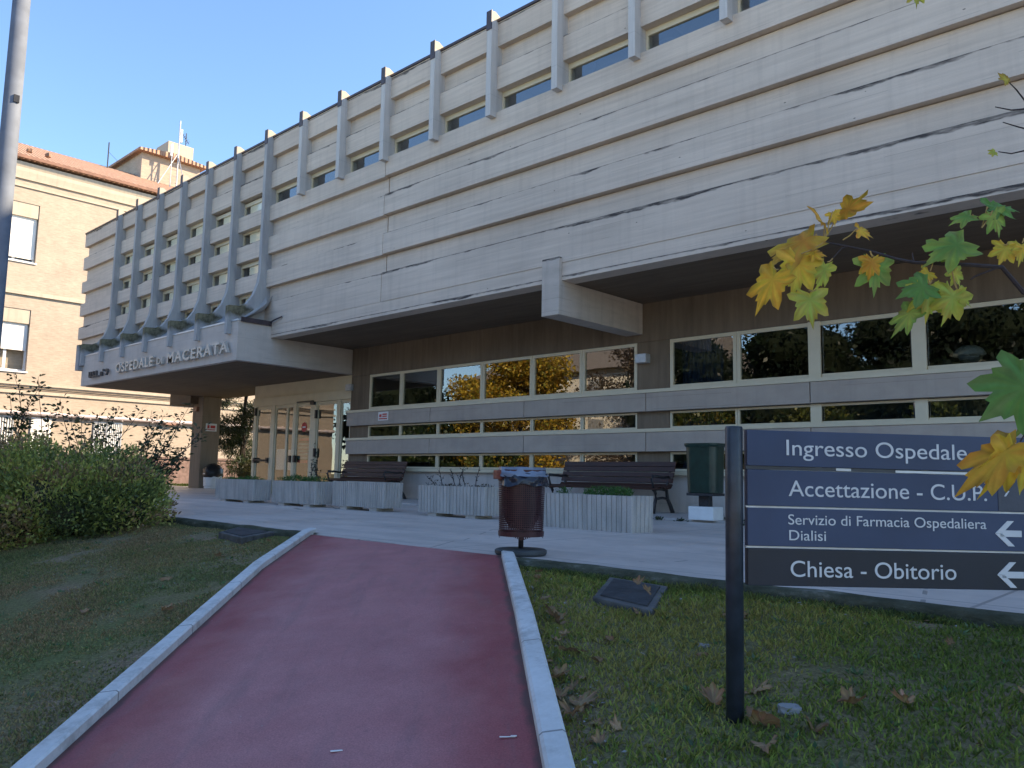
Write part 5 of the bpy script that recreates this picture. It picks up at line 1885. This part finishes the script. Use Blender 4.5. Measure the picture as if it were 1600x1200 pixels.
leaf((510, 345), (430, 400), (540, 400), DB - 0.04, YEL, ORA, tilt=(0.2, 0.9), wid=1.0, curl=0.3)
leaf((560, 430), (530, 450), (480, 620), DB - 0.02, LGR, YGR, tilt=(0.5, 0.2), wid=0.75, curl=0.25)
leaf((240, 480), (265, 490), (125, 725), DB - 0.06, YEL, YEL, tilt=(-0.4, 0.5), wid=0.70, curl=0.3, blot=0.35)
leaf((470, 600), (430, 605), (462, 820), DB - 0.05, LGR, YGR, tilt=(0.05, 0.1), wid=0.92, curl=0.12)
leaf((760, 390), (790, 425), (800, 645), DB, GRN, LGR, tilt=(0.2, 0.3), wid=1.0, curl=0.2, blot=0.05)
leaf((765, 390), (775, 420), (765, 560), DB - 0.02, ORA, YEL, tilt=(0.0, 0.2), wid=0.85, curl=0.3)
leaf(None, (1290, 330), (1045, 440), DB - 0.03, GRN, LGR, tilt=(0.1, 1.0), wid=0.85, curl=0.3, blot=0.05)
leaf((1110, 455), (1110, 380), (1335, 345), DB + 0.02, GRN, LGR, tilt=(0.0, 0.9), wid=0.7, curl=0.2, blot=0.05)
leaf((1110, 430), (1090, 500), (1040, 560), DB, YGR, YEL, tilt=(0.3, 0.4), wid=1.2, curl=0.2)
leaf((1080, 545), (1090, 565), (905, 630), DB - 0.06, GRN, GRN, tilt=(-0.2, 0.7), wid=1.0, curl=0.25, blot=0.0)
leaf((1100, 550), (1080, 570), (1080, 790), DB - 0.04, LGR, YGR, tilt=(0.1, 0.2), wid=0.95, curl=0.2)
leaf((1090, 570), (1010, 690), (880, 855), DB - 0.03, LGR, GRN, tilt=(-0.3, 0.3), wid=0.55, curl=0.3)
leaf((1215, 465), (1215, 490), (1265, 590), DB - 0.02, YGR, LGR, tilt=(0.2, 0.3), wid=0.95, curl=0.2)
leaf((1210, 500), (1230, 590), (1165, 805), DB - 0.04, LGR, YGR, tilt=(0.2, 0.2), wid=0.90, curl=0.2)
leaf((1210, 500), (1240, 610), (1330, 700), DB - 0.02, YGR, LGR, tilt=(0.4, 0.3), wid=0.9, curl=0.2)
leaf((1330, 200), (1320, 190), (1190, 235), DB + 0.05, GRN, LGR, tilt=(-0.2, 1.0), wid=0.75, curl=0.25, blot=0.0)
leaf((1370, 265), (1400, 150), (1600, 150), DB + 0.05, GRN, GRN, tilt=(0.2, 1.0), wid=0.8, curl=0.25, blot=0.0)
leaf((1370, 265), (1430, 170), (1490, 315), DB + 0.02, LGR, GRN, tilt=(0.2, 0.3), wid=1.0, curl=0.25, blot=0.05)
leaf((1490, 355), (1510, 350), (1465, 470), DB + 0.03, YGR, YEL, tilt=(-0.2, 0.3), wid=1.05, curl=0.2)
leaf((1600, 320), (1590, 345), (1580, 480), DB + 0.03, YEL, LGR, tilt=(0.2, 0.3), wid=1.05, curl=0.2)
# lower right leaves, nearer
put_leaf((1622, 590), (1532, 655), 2.2, GRN, GRN, tilt=(-0.2, 0.5), wid=1.05, curl=0.2, blot=0.0)
put_leaf((1640, 600), (1590, 690), 2.25, LGR, GRN, tilt=(0.3, 0.4), wid=0.9, curl=0.2, blot=0.0)
put_leaf((1594, 690), (1490, 762), 2.1, YEL, ORA, tilt=(-0.4, 0.9), wid=0.55, curl=0.4, blot=0.3)
put_leaf((1590, 695), (1540, 785), 2.1, YEL, YEL, tilt=(0.2, 0.5), wid=0.60, curl=0.4, blot=0.1)
put_leaf((1600, 700), (1640, 780), 2.12, YEL, YGR, tilt=(0.2, 0.5), wid=0.9, curl=0.3, blot=0.1)
# top edge and the bare twigs
put_leaf((1432, -22), (1434, 14), 2.7, YGR, LGR, tilt=(0.2, 0.3), wid=0.9)
put_leaf((1576, 128), (1560, 112), 2.6, YGR, BRN, tilt=(0.2, 0.6), wid=1.0)
put_leaf((1556, 237), (1543, 240), 2.6, LGR, YGR, tilt=(0.2, 0.6), wid=1.1)
twig([(1750, 440), (1600, 458)], DB, 0.010, 0.0075)
twig([(1600, 458), q(1480, 478), q(1300, 465), q(1150, 460), q(1000, 452), q(900, 432), q(780, 395), q(640, 365), q(515, 342)], DB, 0.0075, 0.003)
twig([q(1000, 452), q(992, 400)], DB, 0.004, 0.002)
twig([q(1460, 478), q(1330, 530), q(1310, 545)], DB, 0.004, 0.002)
twig([q(560, 430), q(610, 375), q(640, 365)], DB, 0.002, 0.003)
twig([(1615, 175), (1588, 140), (1576, 128)], 2.6, 0.003, 0.0015)
twig([(1625, 168), (1580, 172), (1555, 167)], 2.6, 0.003, 0.0015)
twig([(1620, 206), (1590, 198), (1567, 191)], 2.6, 0.003, 0.0015)
twig([(1625, 230), (1580, 240), (1560, 237)], 2.6, 0.003, 0.0015)
twig([(1640, 560), (1620, 650), (1594, 690)], 2.12, 0.004, 0.002)
SM_ = simple('yellow_leaf_stalk', (0.32, 0.22, 0.07), 0.6, 0.2)
for a, m_, b_, D in petioles:
    o = MB().tube([MI @ at_depth(*a, D), MI @ at_depth(*m_, D), MI @ at_depth(*b_, D)], 0.0022, 5).build('leaf_stalk', SM_)
    o.parent = mt
# trunk, limbs and the rest of the crown, beyond the right edge of the picture
b = MB()
b.tube([(0, 0, -0.3), (0.05, 0, 1.2), (-0.05, 0.05, 2.6), (0.1, 0.1, 4.5), (0.1, 0.0, 6.0)], [0.17, 0.14, 0.12, 0.07, 0.02], 12)
e1 = MI @ at_depth(1750, 440, DB)
b.tube([(-0.02, 0.02, 1.9), e1.lerp(Vector((0, 0, 1.9)), 0.45) + Vector((0, 0, 0.12)), e1], [0.04, 0.025, 0.010], 8)
for pxy, D in (((1640, 560), 2.12), ((1625, 168), 2.6), ((1625, 230), 2.6)):
    e = MI @ at_depth(*pxy, D)
    b.tube([(-0.02, 0.02, 2.2), e.lerp(Vector((0, 0, 2.4)), 0.5), e], [0.02, 0.010, 0.003], 7)
o = b.build('trunk', M['bark']); o.parent = mt
for k in range(420):
    th = r3.uniform(0, 6.28); rr = r3.uniform(0.2, 1.5); z = r3.uniform(2.6, 6.0)
    c_ = Vector((0.9 + rr * math.cos(th), rr * math.sin(th), z))
    d_ = Vector((r3.gauss(0, 1), r3.gauss(0, 1), -1.0)).normalized()
    vs, fs, n = maple_leaf(c_, c_ + d_ * 0.17, Vector((r3.gauss(0, 1), r3.gauss(0, 1), r3.gauss(0, 1))), 0.95, 0.2, 0.1)
    ww = mt.location + c_
    dd = CAMR.inverted() @ (ww - CAMP)
    if dd.z < 0 and abs(dd.x / -dd.z) < 0.70:
        continue
    o_ = len(fol.v)
    i_, q_ = r3.choice([(YEL, YGR), (GRN, LGR), (LGR, YGR), (YEL, ORA)])
    fol.v += [tuple(p) for p in vs]; fol.f += [tuple(i + o_ for i in f) for f in fs]; fol.c += leaf_colors(n, i_, q_, 0.1, r3)
o = fol.build('crown', M['maple'], smooth=True); o.parent = mt

# fallen leaves lying on the lawns
FL = [(-2.62, 3.18, 0.17, 0.3), (-2.60, 3.02, 0.12, 2.2), (-2.54, 2.97, 0.13, 4.0), (-2.16, 2.70, 0.16, 1.0), (-2.24, 2.72, 0.13, 3.2), (-2.10, 2.62, 0.12, 5.0), (-2.43, 2.89, 0.11, 0.4),
      (-1.65, 2.95, 0.15, 2.6), (-1.59, 3.12, 0.15, 1.4), (-1.46, 2.87, 0.16, 0.7), (-1.25, 2.93, 0.13, 2.0), (-1.22, 3.22, 0.12, 4.4), (-1.88, 4.62, 0.13, 1.1), (-2.65, 3.90, 0.10, 2.5),
      (-2.95, 3.55, 0.13, 3.3), (-3.05, 3.62, 0.10, 1.9), (-1.35, 2.75, 0.12, 5.2), (-2.0, 3.4, 0.09, 0.9), (-1.05, 3.3, 0.10, 2.9), (-0.7, 3.6, 0.10, 3.8), (-3.4, 3.9, 0.10, 0.2),
      (-5.6, 2.5, 0.12, 1.2), (-5.0, 1.75, 0.11, 2.2), (-6.2, 2.2, 0.12, 3.0), (-6.6, 3.0, 0.12, 4.1), (-4.6, 1.2, 0.11, 0.5), (-7.0, 3.6, 0.12, 5.5), (-2.92, 4.25, 0.09, 1.3), (-2.75, 4.15, 0.08, 4.0)]
NS = len(FL)
r9 = random.Random(17)
while len(FL) < NS + 34:
    x, y = (r9.uniform(-4.2, -0.4), r9.uniform(2.2, 4.55)) if len(FL) % 3 else (r9.uniform(-8.5, -3.8), r9.uniform(1.0, 4.3))
    nf = 0.692 * x + 0.722 * y
    if r9.random() < 0.35:
        nf = r9.uniform(0.42, 0.55); y = r9.uniform(2.0, 4.4); x = (nf - 0.722 * y) / 0.692
    if -1.8 < nf < 0.40 or (-3.5 < x < -2.5 and y > 3.8):
        continue
    FL.append((x, y, r9.uniform(0.045, 0.085), r9.uniform(0, 6.28)))
for k, (x, y, s, a) in enumerate(FL):
    s *= 0.82
    vs, fs, n = maple_leaf((0, 0, 0), (s * math.cos(a), s * math.sin(a), 0.02), Vector((rnd.gauss(0, 0.25), rnd.gauss(0, 0.25), 1)), rnd.uniform(0.6, 0.9), rnd.uniform(-0.9, 0.9), rnd.uniform(-0.9, 0.5))
    mb = MB(); mb.v = [tuple(p) for p in vs]; mb.f = fs
    tone = rnd.uniform(0.7, 1.2)
    mb.c = leaf_colors(n, (0.38 * tone, 0.25 * tone, 0.14 * tone), (0.28 * tone, 0.165 * tone, 0.085 * tone), 0.2, rnd)
    o = mb.build('fallen_leaf', M['dryleaf'])
    on_slab = 27 <= k < NS
    o.location = (x, y, gzn(x, y) + (0.062 if on_slab else 0.013))
    side = 'left' if x < -3.7 else 'right'
    if on_slab:
        tag(o, 'small yellow brown maple leaf lying on the cover slab right of the ramp', 'leaf', 'fallen leaves on the slab')
    else:
        tag(o, 'dry brown maple leaf lying on the grass %s of the red ramp' % side, 'leaf', 'fallen leaves on the %s lawn' % side)
def rock(name, label, x, y, z, sx, sy, sz, seed):
    vs = []; fs = []
    for i in range(8):
        ph = math.pi * i / 7
        for j in range(12):
            th = 2 * math.pi * j / 12
            d = Vector((math.sin(ph) * math.cos(th), math.sin(ph) * math.sin(th), math.cos(ph)))
            d = Vector((max(-0.7, min(0.7, d.x)), max(-0.75, min(0.75, d.y)), max(-0.6, min(0.6, d.z))))
            r_ = 1 + 0.25 * mnoise.noise(d * 1.6 + Vector((seed, 0, 0)))
            vs.append((d.x * sx * r_, d.y * sy * r_, d.z * sz * r_))
    for i in range(7):
        for j in range(12):
            fs.append((i * 12 + j, i * 12 + (j + 1) % 12, (i + 1) * 12 + (j + 1) % 12, (i + 1) * 12 + j))
    o = MB().add(vs, fs).build(name, M['stone'])
    o.location = (x, y, z); o.rotation_euler = (0.1, 0.05, seed)
    return tag(o, label, 'stone')
rock('stone', 'flat grey stone on the grass right of the sign post', -1.40, 3.06, gz(3.06) + 0.01, 0.062, 0.036, 0.026, 0.7)
rock('stone', 'small grey stone in the grass behind the sign post', -2.05, 3.55, gz(3.55) + 0.005, 0.04, 0.03, 0.022, 2.7)
o = MB().box(-0.022, 0.022, -0.008, 0.008, 0, 0.003).build('paper_scrap', M['white'])
o.location = (-2.62, 1.86, pz(1.86) + 0.002); o.rotation_euler = (-rad(9.9), 0, rad(60))
tag(o, 'small white paper scrap lying on the red ramp', 'paper')
o = MB().box(-0.03, 0.03, -0.004, 0.004, 0, 0.003).box(0.012, 0.034, -0.010, 0.006, 0.003, 0.006).build('paper_scrap', M['white'])
o.location = (-2.13, 2.27, pz(2.27) + 0.003); o.rotation_euler = (-rad(9.9), 0, rad(48))
tag(o, 'thin crumpled white paper strip beside the right kerb of the ramp', 'paper')
